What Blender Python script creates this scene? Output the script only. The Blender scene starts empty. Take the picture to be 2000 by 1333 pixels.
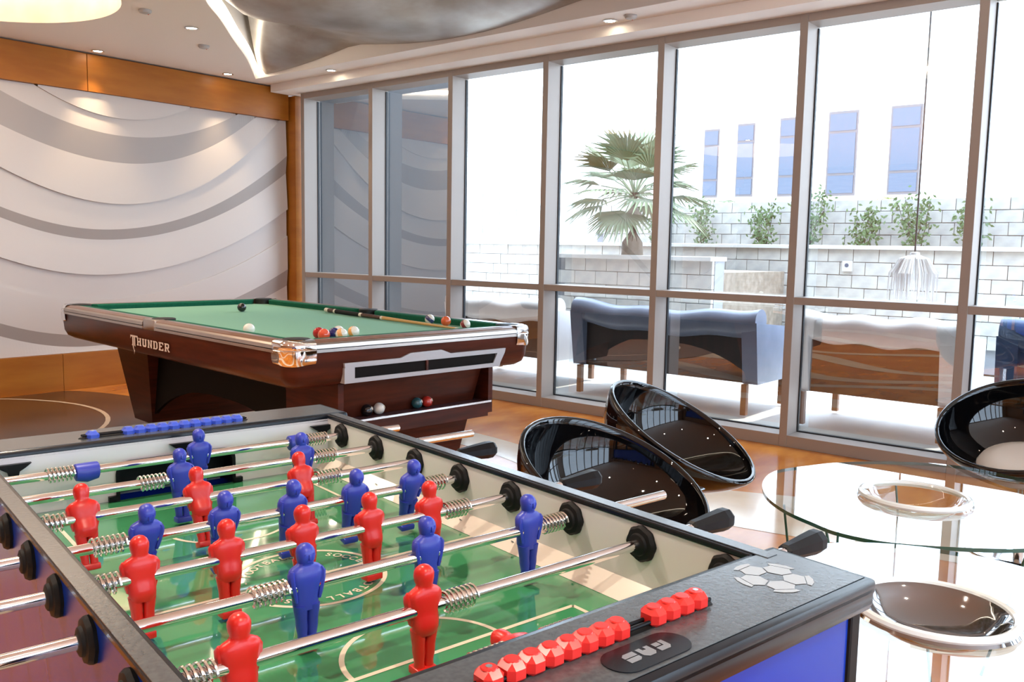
import bpy, bmesh, math, random
from mathutils import Vector, Matrix, Euler
random.seed(7)
S = bpy.context.scene
COL = S.collection
PI = math.pi

# ------------------------------------------------------------------ camera
YAW, PITCH, ROLL, CAM_H = 0.88, 0.1066, 0.0183, 1.2169
fw = Vector((math.sin(YAW)*math.cos(PITCH), math.cos(YAW)*math.cos(PITCH), -math.sin(PITCH)))
r0 = Vector((math.cos(YAW), -math.sin(YAW), 0)); u0 = r0.cross(fw)
rr = r0*math.cos(ROLL) + u0*math.sin(ROLL); uu = -r0*math.sin(ROLL) + u0*math.cos(ROLL)
cam_data = bpy.data.cameras.new('camera'); cam = bpy.data.objects.new('camera', cam_data); COL.objects.link(cam)
cam.matrix_world = Matrix(((rr.x, uu.x, -fw.x, 0), (rr.y, uu.y, -fw.y, 0), (rr.z, uu.z, -fw.z, CAM_H), (0, 0, 0, 1)))
cam_data.sensor_width = 36.0; cam_data.lens = 36.0*1702.23/2000.0; cam_data.clip_start = 0.05; cam_data.clip_end = 400
S.camera = cam

# ------------------------------------------------------------------ world, sun, exposure
world = bpy.data.worlds.new('sky'); S.world = world; world.use_nodes = True
bg = world.node_tree.nodes['Background']; bg.inputs[0].default_value = (0.66, 0.80, 1.0, 1); bg.inputs[1].default_value = 9.0
sun_d = bpy.data.lights.new('sun', 'SUN'); sun_d.energy = 5.0; sun_d.angle = 0.01; sun_d.color = (1, 0.95, 0.86)
sun = bpy.data.objects.new('sun', sun_d); COL.objects.link(sun)
sun.rotation_euler = Vector((-0.28, 0.30, -0.91)).to_track_quat('-Z', 'Y').to_euler()
S.view_settings.view_transform = 'Standard'; S.view_settings.look = 'None'
S.view_settings.exposure = 0.35; S.view_settings.gamma = 1.0; S.view_settings.use_curve_mapping = False
S.cycles.max_bounces = 6; S.cycles.diffuse_bounces = 3; S.cycles.glossy_bounces = 4
S.cycles.transmission_bounces = 6; S.cycles.transparent_max_bounces = 14
S.cycles.caustics_reflective = False; S.cycles.caustics_refractive = False; S.cycles.sample_clamp_indirect = 6.0

# ------------------------------------------------------------------ materials
def nt(name):
    m = bpy.data.materials.new(name); m.use_nodes = True
    return m, m.node_tree.nodes, m.node_tree.links, m.node_tree.nodes['Principled BSDF']
def mat(name, col, rough=0.5, metal=0.0, col2=None, scale=8.0, bump=0.0, coat=0.0, spec=0.5, stretch=None, detail=4.0, contrast=(0.35, 0.65)):
    m, N, L, B = nt(name)
    B.inputs['Base Color'].default_value = (*col, 1); B.inputs['Roughness'].default_value = rough
    B.inputs['Metallic'].default_value = metal; B.inputs['Specular IOR Level'].default_value = spec
    if coat: B.inputs['Coat Weight'].default_value = coat; B.inputs['Coat Roughness'].default_value = 0.03
    if col2 or bump:
        tc = N.new('ShaderNodeTexCoord'); mp = N.new('ShaderNodeMapping'); no = N.new('ShaderNodeTexNoise')
        no.inputs['Scale'].default_value = scale; no.inputs['Detail'].default_value = detail
        if stretch: mp.inputs['Scale'].default_value = stretch
        L.new(tc.outputs['Object'], mp.inputs[0]); L.new(mp.outputs[0], no.inputs['Vector'])
        if col2:
            cr = N.new('ShaderNodeValToRGB'); cr.color_ramp.elements[0].color = (*col, 1); cr.color_ramp.elements[1].color = (*col2, 1)
            cr.color_ramp.elements[0].position, cr.color_ramp.elements[1].position = contrast
            L.new(no.outputs['Fac'], cr.inputs[0]); L.new(cr.outputs[0], B.inputs['Base Color'])
        if bump:
            bp = N.new('ShaderNodeBump'); bp.inputs['Strength'].default_value = bump; bp.inputs['Distance'].default_value = 0.01
            L.new(no.outputs['Fac'], bp.inputs['Height']); L.new(bp.outputs[0], B.inputs['Normal'])
    return m
def emit(name, col, st):
    m, N, L, B = nt(name)
    B.inputs['Base Color'].default_value = (*col, 1)
    B.inputs['Emission Color'].default_value = (*col, 1); B.inputs['Emission Strength'].default_value = st
    return m
def glass(name, tint, refl, ior=1.5):
    m = bpy.data.materials.new(name); m.use_nodes = True; N = m.node_tree.nodes; L = m.node_tree.links
    N.remove(N['Principled BSDF']); out = N['Material Output']
    t = N.new('ShaderNodeBsdfTransparent'); t.inputs[0].default_value = (*tint, 1)
    g = N.new('ShaderNodeBsdfGlossy'); g.inputs['Roughness'].default_value = 0.0; g.inputs[0].default_value = (0.95, 0.97, 1, 1)
    lw = N.new('ShaderNodeLayerWeight'); lw.inputs['Blend'].default_value = 0.5
    pw = N.new('ShaderNodeMath'); pw.operation = 'POWER'; pw.inputs[1].default_value = 5.0 if ior < 1.7 else 3.6
    ma = N.new('ShaderNodeMath'); ma.operation = 'MULTIPLY_ADD'; ma.inputs[1].default_value = 1-refl; ma.inputs[2].default_value = refl
    mx = N.new('ShaderNodeMixShader')
    L.new(lw.outputs['Facing'], pw.inputs[0]); L.new(pw.outputs[0], ma.inputs[0]); L.new(ma.outputs[0], mx.inputs[0]); L.new(t.outputs[0], mx.inputs[1]); L.new(g.outputs[0], mx.inputs[2])
    L.new(mx.outputs[0], out.inputs[0])
    return m
M = {}
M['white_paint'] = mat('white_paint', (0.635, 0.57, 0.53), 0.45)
M['grey_band'] = mat('grey_band', (0.41, 0.36, 0.33), 0.45)  # greyer base colour for some of the wave bands
M['ceiling'] = mat('ceiling_paint', (0.84, 0.78, 0.73), 0.7)
M['wood_orange'] = mat('orange_veneer', (0.44, 0.155, 0.018), 0.38, col2=(0.36, 0.115, 0.012), scale=2, stretch=(1, 1, 5), spec=0.35)
M['wood_back'] = mat('wall_veneer', (0.42, 0.20, 0.07), 0.4, col2=(0.34, 0.15, 0.05), scale=3, stretch=(1, 1, 10))
M['floor'] = mat('brown_marble', (0.44, 0.12, 0.014), 0.16, col2=(0.64, 0.235, 0.038), scale=2.2, detail=9, stretch=(1, 2.2, 1), spec=0.35)
M['floor_dark'] = mat('dark_marble', (0.05, 0.020, 0.007), 0.2, col2=(0.10, 0.042, 0.014), scale=3, detail=8, spec=0.3)
M['floor_cream'] = mat('cream_marble', (0.72, 0.57, 0.42), 0.12, col2=(0.62, 0.46, 0.32), scale=2.5, detail=8)
M['alu'] = mat('warm_grey_aluminium', (0.34, 0.285, 0.25), 0.45, 0.1)  # window frames share one warm grey base colour
M['gasket'] = mat('black_gasket', (0.01, 0.011, 0.014), 0.5)
M['pane'] = glass('coated_window_glass', (0.80, 0.84, 0.84), 0.30, 1.55)
M['tglass'] = glass('clear_table_glass', (0.93, 0.97, 0.95), 0.10, 1.75)
M['ring_glass'] = mat('sky_sheen_glass_ring', (0.80, 0.86, 0.86), 0.06, spec=0.9)  # clear glass ring; white base colour stands in for reflected sky
M['dish_mirror'] = mat('dark_mirror_dish', (0.30, 0.30, 0.31), 0.05, 1.0)
M['glass_edge'] = mat('green_glass_edge', (0.02, 0.075, 0.05), 0.08)
M['silver_plaster'] = mat('silver_leaf_plaster', (0.44, 0.43, 0.42), 0.36, 0.55, col2=(0.30, 0.26, 0.22), scale=3.0, bump=0.35, detail=10)
M['gold'] = mat('gold_leaf', (0.60, 0.50, 0.40), 0.4, 0.3, col2=(0.52, 0.42, 0.32), scale=5, detail=8)
M['cove_led'] = emit('cove_led_strip', (1.0, 0.88, 0.70), 8.0)
M['lumin'] = emit('recess_top_glow', (1.0, 0.86, 0.70), 2.6)  # recess top glows itself, in place of light from its cove
M['lamp'] = emit('downlight_lens', (1.0, 0.86, 0.66), 30.0)
M['detector'] = mat('detector_plastic', (0.45, 0.42, 0.40), 0.5)
M['chrome'] = mat('polished_chrome', (0.86, 0.86, 0.87), 0.07, 1.0)
M['strip_metal'] = mat('tan_sheen_strip', (0.50, 0.45, 0.41), 0.3, 1.0)  # metal tinted tan in place of the orange it would reflect
M['steel_paint'] = mat('silver_painted_trim', (0.42, 0.41, 0.42), 0.35, 0.2)
M['rail_metal'] = mat('dull_rail_metal', (0.30, 0.33, 0.36), 0.28, 1.0)
M['chrome_soft'] = mat('brushed_steel', (0.72, 0.72, 0.73), 0.25, 1.0)
M['spring'] = mat('spring_steel', (0.78, 0.76, 0.72), 0.18, 1.0)
M['black'] = mat('black_plastic', (0.006, 0.006, 0.007), 0.4, spec=0.15)
M['rubber'] = mat('black_rubber', (0.005, 0.005, 0.005), 0.6, spec=0.25)
M['black_gloss'] = mat('black_gloss_shell', (0.002, 0.002, 0.0025), 0.03, spec=0.55)
M['rail_black'] = mat('grained_black_laminate', (0.055, 0.063, 0.071), 0.24, col2=(0.075, 0.084, 0.092), scale=160, bump=0.03, spec=0.9)
M['rail_edge'] = mat('black_edge_trim', (0.008, 0.010, 0.014), 0.25, spec=0.3)
M['blue_panel'] = mat('blue_laminate', (0.006, 0.038, 0.36), 0.25, spec=0.3)
M['white_lam'] = mat('white_laminate', (0.82, 0.77, 0.765), 0.22)
M['cream_lam'] = mat('cream_laminate', (0.80, 0.70, 0.60), 0.2)
M['green_field'] = mat('green_glass_field', (0.045, 0.27, 0.105), 0.06, coat=1.0, col2=(0.07, 0.32, 0.14), scale=1.5)
M['field_line'] = mat('cream_line', (0.74, 0.66, 0.50), 0.2)
M['red_pl'] = mat('red_player_plastic', (0.68, 0.018, 0.012), 0.33)
M['blue_pl'] = mat('blue_player_plastic', (0.030, 0.048, 0.40), 0.38)
M['red_bead'] = mat('red_bead_plastic', (0.72, 0.03, 0.025), 0.2)
M['blue_bead'] = mat('blue_bead_plastic', (0.05, 0.10, 0.55), 0.3)
M['print_silver'] = mat('silver_print', (0.36, 0.40, 0.44), 0.35)
M['print_dim'] = mat('silver_print_worn', (0.20, 0.22, 0.245), 0.4)
M['mahogany'] = mat('mahogany', (0.045, 0.010, 0.005), 0.30, col2=(0.08, 0.017, 0.008), scale=4, stretch=(1, 1, 9), spec=0.2)
M['rail_wood'] = mat('rail_wood', (0.16, 0.07, 0.04), 0.28, col2=(0.21, 0.10, 0.06), scale=5, stretch=(6, 1, 1), coat=0.3)
M['dark_wood'] = mat('dark_underside', (0.006, 0.004, 0.003), 0.6, spec=0.1)
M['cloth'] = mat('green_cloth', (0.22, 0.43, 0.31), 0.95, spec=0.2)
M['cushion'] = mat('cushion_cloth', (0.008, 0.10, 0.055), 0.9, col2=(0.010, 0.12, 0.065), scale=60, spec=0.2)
M['leather'] = mat('pocket_leather', (0.012, 0.011, 0.010), 0.6)
M['maroon'] = mat('maroon_lining', (0.035, 0.005, 0.008), 0.7)
M['letter'] = mat('silver_lettering', (0.62, 0.52, 0.46), 0.4)
M['cue_tan'] = mat('cue_maple', (0.62, 0.36, 0.12), 0.3)
M['cue_dark'] = mat('cue_butt', (0.07, 0.022, 0.012), 0.25)
M['ivory'] = mat('ivory', (0.80, 0.74, 0.62), 0.2)
M['white_seat'] = mat('white_cushion', (0.82, 0.80, 0.78), 0.7)
M['terrace'] = mat('terrace_tile', (0.72, 0.69, 0.64), 0.6, col2=(0.64, 0.61, 0.57), scale=3)
M['block'] = mat('split_face_block', (0.44, 0.42, 0.38), 0.85, col2=(0.36, 0.35, 0.33), scale=10, bump=0.5)
M['block_core'] = mat('mortar', (0.24, 0.25, 0.27), 0.9)
M['coping'] = mat('coping_stone', (0.48, 0.46, 0.43), 0.8)
M['render_white'] = mat('white_render', (0.82, 0.82, 0.80), 0.8)
M['ext_grey'] = mat('shade_darkened_grey', (0.016, 0.018, 0.022), 0.7)  # grey wall colour lowered to carry the shade it stands in
M['far_tower'] = mat('pale_concrete', (0.40, 0.42, 0.45), 0.9)
M['far_glass'] = mat('far_window_glass', (0.07, 0.09, 0.13), 0.15)
M['haze_glass'] = mat('painted_haze_window', (0.24, 0.26, 0.29), 0.5)  # paler window colour carries the distance haze
M['far_frame'] = mat('far_window_frame', (0.12, 0.10, 0.10), 0.4)
M['palm_leaf'] = mat('palm_leaf', (0.14, 0.19, 0.10), 0.6, col2=(0.22, 0.25, 0.16), scale=4)
M['palm_yellow'] = mat('palm_leaf_yellow', (0.26, 0.27, 0.07), 0.6, col2=(0.18, 0.22, 0.06), scale=4)
M['palm_trunk'] = mat('palm_trunk', (0.16, 0.13, 0.10), 0.9, col2=(0.24, 0.20, 0.16), scale=14, bump=0.6)
M['creeper'] = mat('creeper_leaf', (0.05, 0.10, 0.03), 0.6, col2=(0.10, 0.15, 0.05), scale=5)
M['stem'] = mat('creeper_stem', (0.06, 0.05, 0.035), 0.8)
M['sofa_vinyl'] = mat('grey_blue_vinyl', (0.17, 0.20, 0.29), 0.3, col2=(0.14, 0.17, 0.25), scale=6, bump=0.25)
M['sofa_navy'] = mat('navy_vinyl', (0.02, 0.05, 0.13), 0.3, col2=(0.03, 0.07, 0.17), scale=6, bump=0.2)
M['sofa_white'] = mat('white_cover', (0.78, 0.78, 0.80), 0.4, col2=(0.70, 0.70, 0.74), scale=5, bump=0.3)
M['sofa_wood'] = mat('dark_brown_timber', (0.012, 0.006, 0.004), 0.4, col2=(0.02, 0.009, 0.006), scale=4, stretch=(1, 6, 1))  # dark timber, its colour lowered further for the shaded sofa backs
M['brown_leg'] = mat('brown_timber_leg', (0.20, 0.085, 0.04), 0.5)
M['shade_white'] = mat('white_raffia', (0.75, 0.74, 0.72), 0.8)
def ball_mat(name, col): return mat('ball_'+name, col, 0.08, coat=0.6)

# ------------------------------------------------------------------ helpers
def bm_new(): return bmesh.new()
def box(bm, c, s, rz=0.0, bev=0.0):
    r = bmesh.ops.create_cube(bm, size=1.0)
    vs = r['verts']
    for v in vs: v.co = Vector((v.co.x*s[0], v.co.y*s[1], v.co.z*s[2]))
    if bev:
        es = list({e for v in vs for e in v.link_edges})
        o = bmesh.ops.bevel(bm, geom=es, offset=bev, segments=2, affect='EDGES', profile=0.5)
        vs = list({v for f in o['faces'] for v in f.verts} | {v for v in vs if v.is_valid})
    mtx = Matrix.Translation(c) @ Matrix.Rotation(rz, 4, 'Z')
    bmesh.ops.transform(bm, matrix=mtx, verts=vs)
    return vs
def cyl(bm, a, b, r1, r2=None, n=16, caps=True):
    a = Vector(a); b = Vector(b); r2 = r1 if r2 is None else r2
    d = b-a; q = d.to_track_quat('Z', 'Y').to_matrix()
    A, Bv = [], []
    for i in range(n):
        t = 2*PI*i/n; p = q @ Vector((math.cos(t), math.sin(t), 0))
        A.append(bm.verts.new(a+p*r1)); Bv.append(bm.verts.new(b+p*r2))
    for i in range(n):
        j = (i+1) % n; bm.faces.new((A[i], A[j], Bv[j], Bv[i]))
    if caps: bm.faces.new(A[::-1]); bm.faces.new(Bv)
def tube(bm, pts, r, n=6):
    pts = [Vector(p) for p in pts]; rings = []
    for i, p in enumerate(pts):
        d = pts[min(i+1, len(pts)-1)]-pts[max(i-1, 0)]
        q = d.to_track_quat('Z', 'Y').to_matrix(); rad = r[i] if isinstance(r, (list, tuple)) else r
        rings.append([bm.verts.new(p+q @ Vector((math.cos(2*PI*k/n)*rad, math.sin(2*PI*k/n)*rad, 0))) for k in range(n)])
    for a, b in zip(rings, rings[1:]):
        for k in range(n):
            j = (k+1) % n; bm.faces.new((a[k], a[j], b[j], b[k]))
    bm.faces.new(rings[0][::-1]); bm.faces.new(rings[-1])
def loft(bm, rings, caps=True, closed=True):
    V = [[bm.verts.new(p) for p in R] for R in rings]
    for a, b in zip(V, V[1:]):
        n = len(a)
        for k in range(n if closed else n-1):
            j = (k+1) % n; bm.faces.new((a[k], a[j], b[j], b[k]))
    if caps and closed: bm.faces.new(V[0][::-1]); bm.faces.new(V[-1])
    return V
def lathe(bm, prof, n=24, c=(0, 0, 0)):
    c = Vector(c)
    rings = [[c+Vector((r*math.cos(2*PI*k/n), r*math.sin(2*PI*k/n), z)) for k in range(n)] for r, z in prof]
    return loft(bm, rings)
def prism(bm, pts, axis, lo, hi):
    """extrude a 2-D outline; axis 'x': pts=(y,z), 'y': pts=(x,z), 'z': pts=(x,y)"""
    f = {'x': lambda p, t: (t, p[0], p[1]), 'y': lambda p, t: (p[0], t, p[1]), 'z': lambda p, t: (p[0], p[1], t)}[axis]
    A = [bm.verts.new(f(p, lo)) for p in pts]; B_ = [bm.verts.new(f(p, hi)) for p in pts]; n = len(pts)
    for i in range(n): bm.faces.new((A[i], A[(i+1) % n], B_[(i+1) % n], B_[i]))
    bm.faces.new(A[::-1]); bm.faces.new(B_)
def mesh(bm, name, m, smooth=False):
    bmesh.ops.recalc_face_normals(bm, faces=bm.faces[:])
    me = bpy.data.meshes.new(name); bm.to_mesh(me); bm.free()
    if m is not None:
        for k in (m if isinstance(m, (list, tuple)) else [m]): me.materials.append(M[k] if isinstance(k, str) else k)
    if smooth:
        me.shade_smooth()
        try: me.set_sharp_from_angle(angle=math.radians(40))
        except Exception: pass
    return me
def obj(name, data, parent=None, loc=(0, 0, 0), rot=(0, 0, 0), label=None):
    o = bpy.data.objects.new(name, data); COL.objects.link(o); o.parent = parent
    o.location = loc; o.rotation_euler = rot
    if label: o['label'] = label
    return o
def part(name, bm, m, parent=None, smooth=False, loc=(0, 0, 0), rot=(0, 0, 0), label=None):
    return obj(name, mesh(bm, name, m, smooth), parent, loc, rot, label)
def tag(o, label, cat, group=None):
    o['label'] = label; o['category'] = cat
    if group: o['group'] = group
    return o
def thing(name, label, cat, loc=(0, 0, 0), rz=0.0, group=None):
    return tag(obj(name, None, None, loc, (0, 0, rz)), label, cat, group)
def struct(o, label=None):
    o['kind'] = 'structure'
    if label: o['label'] = label
    return o
def fill_mesh(name, outlines, m, z=0.0):
    """flat 2-D fill of closed outlines with holes"""
    cu = bpy.data.curves.new(name, 'CURVE'); cu.dimensions = '2D'; cu.fill_mode = 'BOTH'
    for ol in outlines:
        sp = cu.splines.new('POLY'); sp.points.add(len(ol)-1); sp.use_cyclic_u = True
        for p, q in zip(sp.points, ol): p.co = (q[0], q[1], 0, 1)
    o = bpy.data.objects.new('tmp', cu); COL.objects.link(o)
    dg = bpy.context.evaluated_depsgraph_get(); me = bpy.data.meshes.new_from_object(o.evaluated_get(dg))
    bpy.data.objects.remove(o); me.name = name; me.materials.clear(); me.materials.append(M[m])
    me.transform(Matrix.Translation((0, 0, z)))
    return me
def text_mesh(s, size, m, offset=0.0, extrude=0.0):
    cu = bpy.data.curves.new('txt', 'FONT'); cu.body = s; cu.size = size; cu.align_x = 'CENTER'; cu.align_y = 'CENTER'
    cu.offset = offset; cu.extrude = extrude; cu.resolution_u = 3
    o = bpy.data.objects.new('tmp', cu); COL.objects.link(o)
    dg = bpy.context.evaluated_depsgraph_get(); me = bpy.data.meshes.new_from_object(o.evaluated_get(dg))
    bpy.data.objects.remove(o); me.materials.clear(); me.materials.append(M[m])
    return me
def spline(pts, n=8, closed=False):
    P = [Vector((*p, 0)) if len(p) == 2 else Vector(p) for p in pts]; out = []
    N = len(P); rng = range(N if closed else N-1)
    g = (lambda i: P[i % N]) if closed else (lambda i: P[max(0, min(N-1, i))])
    for i in rng:
        p0, p1, p2, p3 = g(i-1), g(i), g(i+1), g(i+2)
        for k in range(n):
            t = k/n
            out.append(0.5*((2*p1)+(-p0+p2)*t+(2*p0-5*p1+4*p2-p3)*t*t+(-p0+3*p1-3*p2+p3)*t**3))
    if not closed: out.append(P[-1])
    return out

# ================================================================== SETTING
ZC = 2.717; XW = 5.26; XG = 5.45; YF = 7.239
X0, Y0 = -4.6, -4.4
b = bm_new(); box(b, ((X0+XG)/2, (Y0+7.4)/2, -0.05), (XG-X0, 7.4-Y0, 0.1)); floor = struct(part('floor', b, 'floor'), 'polished orange-brown marble floor')
# wavy cream inlays
def band(name, x0, amp, ph, w, m, z, y0=-4.3, y1=7.2, k=2.0):
    b = bm_new(); n = 110; rows = []
    for i in range(n+1):
        y = y0+(y1-y0)*i/n
        x = x0+amp*math.sin(k*y+ph)+0.25*amp*math.sin(0.7*k*y+1.3*ph); dx = amp*k*math.cos(k*y+ph)
        t = Vector((dx, 1)).normalized(); nrm = Vector((t.y, -t.x)); ww = w*(0.8+0.35*math.sin(1.3*y+ph))
        a = Vector((x, y))+nrm*ww/2; c = Vector((x, y))-nrm*ww/2
        a.x = min(a.x, XW-0.01); c.x = min(c.x, XW-0.01)
        rows.append((b.verts.new((a.x, min(max(a.y, Y0), 7.2), z)), b.verts.new((c.x, min(max(c.y, Y0), 7.2), z))))
    for p, q in zip(rows, rows[1:]): b.faces.new((p[0], q[0], q[1], p[1]))
    return part(name, b, m, floor)
for i, (x0, amp, ph, w) in enumerate([(3.92, 0.14, 0.4, 0.62), (2.75, 0.36, 1.2, 0.34), (1.9, 0.42, 2.1, 0.40), (0.9, 0.40, 2.8, 0.30), (-0.2, 0.42, 0.2, 0.42), (-1.5, 0.40, 1.2, 0.36), (-2.8, 0.36, 2.2, 0.40)]):
    band('marble_inlay', x0, amp, ph, w, 'floor_cream', 0.0012+0.0002*i)
b = bm_new(); n = 64
ring = [b.verts.new((1.7+1.62*math.cos(2*PI*i/n), min(7.2, 6.35+1.62*math.sin(2*PI*i/n)), 0.004)) for i in range(n)]; b.faces.new(ring)
part('dark_marble_disc', b, 'floor_dark', floor, label='dark brown marble circle')
b = bm_new()
for i in range(n):
    pass
R1, R2 = 1.16, 1.19
vs = [[b.verts.new((1.7+R*math.cos(2*PI*i/n), min(7.2, 6.35+R*math.sin(2*PI*i/n)), 0.0048)) for i in range(n)] for R in (R1, R2)]
for i in range(n):
    j = (i+1) % n; b.faces.new((vs[0][i], vs[1][i], vs[1][j], vs[0][j]))
part('marble_ring', b, 'floor_cream', floor)

# ceiling with a circular recess and a free-form cove
CC, CR = (1.98, 6.0), 0.925
circ = [(CC[0]+CR*math.cos(2*PI*i/72), CC[1]+CR*math.sin(2*PI*i/72)) for i in range(72)]
ADDED_REC = [(-1.6, 5.6)]  # extra glowing recess out of view, added to brighten the room
circs = [[(c[0]+CR*math.cos(2*PI*i/48), c[1]+CR*math.sin(2*PI*i/48)) for i in range(48)] for c in ADDED_REC]
cove = [tuple(p[:2]) for p in spline([(4.80, 7.08), (4.26, 6.40), (3.79, 5.87), (3.41, 5.43), (3.09, 5.08), (2.72, 4.55), (2.48, 3.85), (2.45, 3.05), (2.75, 2.2), (3.35, 1.45), (4.1, 0.85), (4.80, 0.5)], 6)]
ceil = struct(obj('ceiling', fill_mesh('ceiling', [[(X0, Y0), (XG, Y0), (XG, 7.4), (X0, 7.4)], circ, cove]+circs, 'ceiling', ZC)), 'cream ceiling with coves')
def wallstrip(b, pts, z0, z1, closed):
    V = [(b.verts.new((*p, z0)), b.verts.new((*p, z1))) for p in pts]; n = len(V)
    for i in range(n if closed else n-1):
        p, q = V[i], V[(i+1) % n]; b.faces.new((p[0], q[0], q[1], p[1]))
b = bm_new(); wallstrip(b, circ, ZC, ZC+0.24, True); part('recess_ring', b, 'gold', ceil, True, label='gold inner ring of round recess')
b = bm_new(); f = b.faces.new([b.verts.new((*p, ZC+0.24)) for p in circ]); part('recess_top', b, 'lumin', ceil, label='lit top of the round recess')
for cc_ in circs:
    b = bm_new(); wallstrip(b, cc_, ZC, ZC+0.24, True); part('recess_ring', b, 'gold', ceil, True)
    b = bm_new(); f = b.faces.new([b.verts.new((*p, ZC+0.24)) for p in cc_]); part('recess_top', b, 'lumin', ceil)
b = bm_new(); tube(b, [(CC[0]+(CR-0.05)*math.cos(2*PI*i/60), CC[1]+(CR-0.05)*math.sin(2*PI*i/60), ZC+0.20) for i in range(61)], 0.014, 5)
part('led_strip', b, 'cove_led', ceil)
b = bm_new(); wallstrip(b, cove, ZC, ZC+0.55, True); part('cove_upstand', b, 'ceiling', ceil, True)
b = bm_new(); f = b.faces.new([b.verts.new((*p, ZC+0.55)) for p in cove]); part('cove_top', b, 'ceiling', ceil)
cen = Vector((3.9, 3.6)); 
led = [Vector(p)+(cen-Vector(p)).normalized()*0.035 for p in cove[:-1]]
b = bm_new(); tube(b, [(p.x, p.y, ZC+0.075) for p in led], 0.016, 5); part('led_strip', b, 'cove_led', ceil)
# billowing silver plaster inside the cove
def silver_z(x, y):
    s = y-0.45*(4.8-x)
    lobe = abs(math.cos((s-7.0)*PI/2.35+0.20))
    w = 0.10*math.sin(2.1*x+1.2*y)
    t = min(1.0, max(0.0, (4.80-x)/0.75)); t = t*t*(3-2*t)
    return ZC+0.025+t*(0.24*(1-lobe**1.2)+0.4*w*(1-lobe)-0.03*lobe)+(1-t)*0.10*(1-lobe)
b = bm_new(); ctr = Vector((3.95, 3.75)); rim = []
for p in cove:
    p = Vector(p); rim.append((p+(ctr-p).normalized()*0.07, 1.0))
for i in range(1, 40): rim.append((Vector((4.792, 0.5+6.58*i/40)), 0.0))
SN = 34; G = []
for k in range(SN+1):
    f_ = (k/SN)**0.8*0.985; row = []
    for p, e_ in rim:
        q = p.lerp(ctr, f_); d = (q-p).length
        row.append(b.verts.new((q.x, q.y, silver_z(q.x, q.y)+0.09*e_*math.exp(-d/0.10))))
    G.append(row)
for a_, c_ in zip(G, G[1:]):
    for k in range(len(rim)):
        k2 = (k+1) % len(rim); b.faces.new((a_[k], a_[k2], c_[k2], c_[k]))
b.faces.new(G[-1])
part('silver_billow', b, 'silver_plaster', ceil, True, label='billowing silver-leaf plaster')
# window-head bulkhead
b = bm_new(); box(b, ((5.045+XG)/2, (Y0+7.2)/2, (ZC+2.645)/2), (XG-5.045, 7.2-Y0, ZC-2.645-0.001)); struct(part('trim_1', b, 'ceiling'), 'white bulkhead above the windows')

# feature wall: backing, beam, plinth, corner post, sculpted wave panels
wall = struct(obj('wall_left', None), 'white sculpted wave feature wall')
b = bm_new(); box(b, ((X0+XG)/2, 7.40, 1.4), (XG-X0+0.2, 0.1, 2.8)); part('backing', b, 'white_paint', wall)
bx = [X0, 0.1, 1.72, 3.34, 5.28]
beam = struct(obj('trim_2', None), 'orange veneer beam above the feature wall')
for a, c in zip(bx, bx[1:]):
    b = bm_new(); box(b, ((a+c)/2, YF+0.07, (2.41+ZC-0.012)/2), (c-a-0.005, 0.14, ZC-0.012-2.41), bev=0.002); part('veneer_panel', b, 'wood_orange', beam)
plinth = struct(obj('baseboard_left', None), 'orange veneer plinth below the feature wall')
for a, c in zip([X0, -1.2, 1.0, 3.07], [-1.2, 1.0, 3.07, 5.28]):
    b = bm_new(); box(b, ((a+c)/2, YF+0.07, 0.1485), (c-a-0.003, 0.14, 0.297), bev=0.002); part('veneer_panel', b, 'wood_orange', plinth)
b = bm_new(); box(b, (5.385, YF+0.03, 1.32), (0.185, 0.22, 2.645), bev=0.003); struct(part('trim_3', b, 'wood_orange'), 'orange veneer corner post beside the first window')
CURV = [(3.62, 2.228, .41, .43), (3.65, 2.088, .286, .272), (3.63, 1.866, .258, .318), (3.56, 1.522, .318, .335), (3.42, 1.306, .28, .224), (3.42, 1.222, .289, .20), (3.40, .932, .264, .178), (3.35, .722, .28, .155), (3.30, .44, .296, .135), (3.30, .34, .297, .119)]
def cz(c, x):
    xm, zm, kl, kr = c; d = x-xm
    if d > 0: return zm+kr*d*d
    d = (6/PI)*abs(math.sin(PI*d/6)); return zm+kl*d*d
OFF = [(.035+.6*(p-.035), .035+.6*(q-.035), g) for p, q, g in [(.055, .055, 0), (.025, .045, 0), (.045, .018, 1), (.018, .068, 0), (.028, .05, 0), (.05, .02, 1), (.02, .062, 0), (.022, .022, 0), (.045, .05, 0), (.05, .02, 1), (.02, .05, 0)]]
LO, HI = 0.299, 2.408
for i, (ot, ob, g) in enumerate(OFF):
    b = bm_new(); n = 420; prev = None
    for k in range(n+1):
        x = X0+0.1+(5.27-X0-0.1)*k/n
        zt = HI if i == 0 else cz(CURV[i-1], x); zb = LO if i == len(OFF)-1 else cz(CURV[i], x)
        zt = max(LO, min(HI, zt)); zb = max(LO, min(HI, zb))
        if zt-zb < 0.0004: prev = None; continue
        ring = [b.verts.new(p) for p in ((x, 7.31-ot, zt), (x, 7.31-ob, zb), (x, 7.36, zb), (x, 7.36, zt))]
        if prev:
            for q in range(4): b.faces.new((prev[q], prev[(q+1) % 4], ring[(q+1) % 4], ring[q]))
        prev = ring
    part('wave_panel', b, 'grey_band' if g else 'white_paint', wall)

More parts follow.
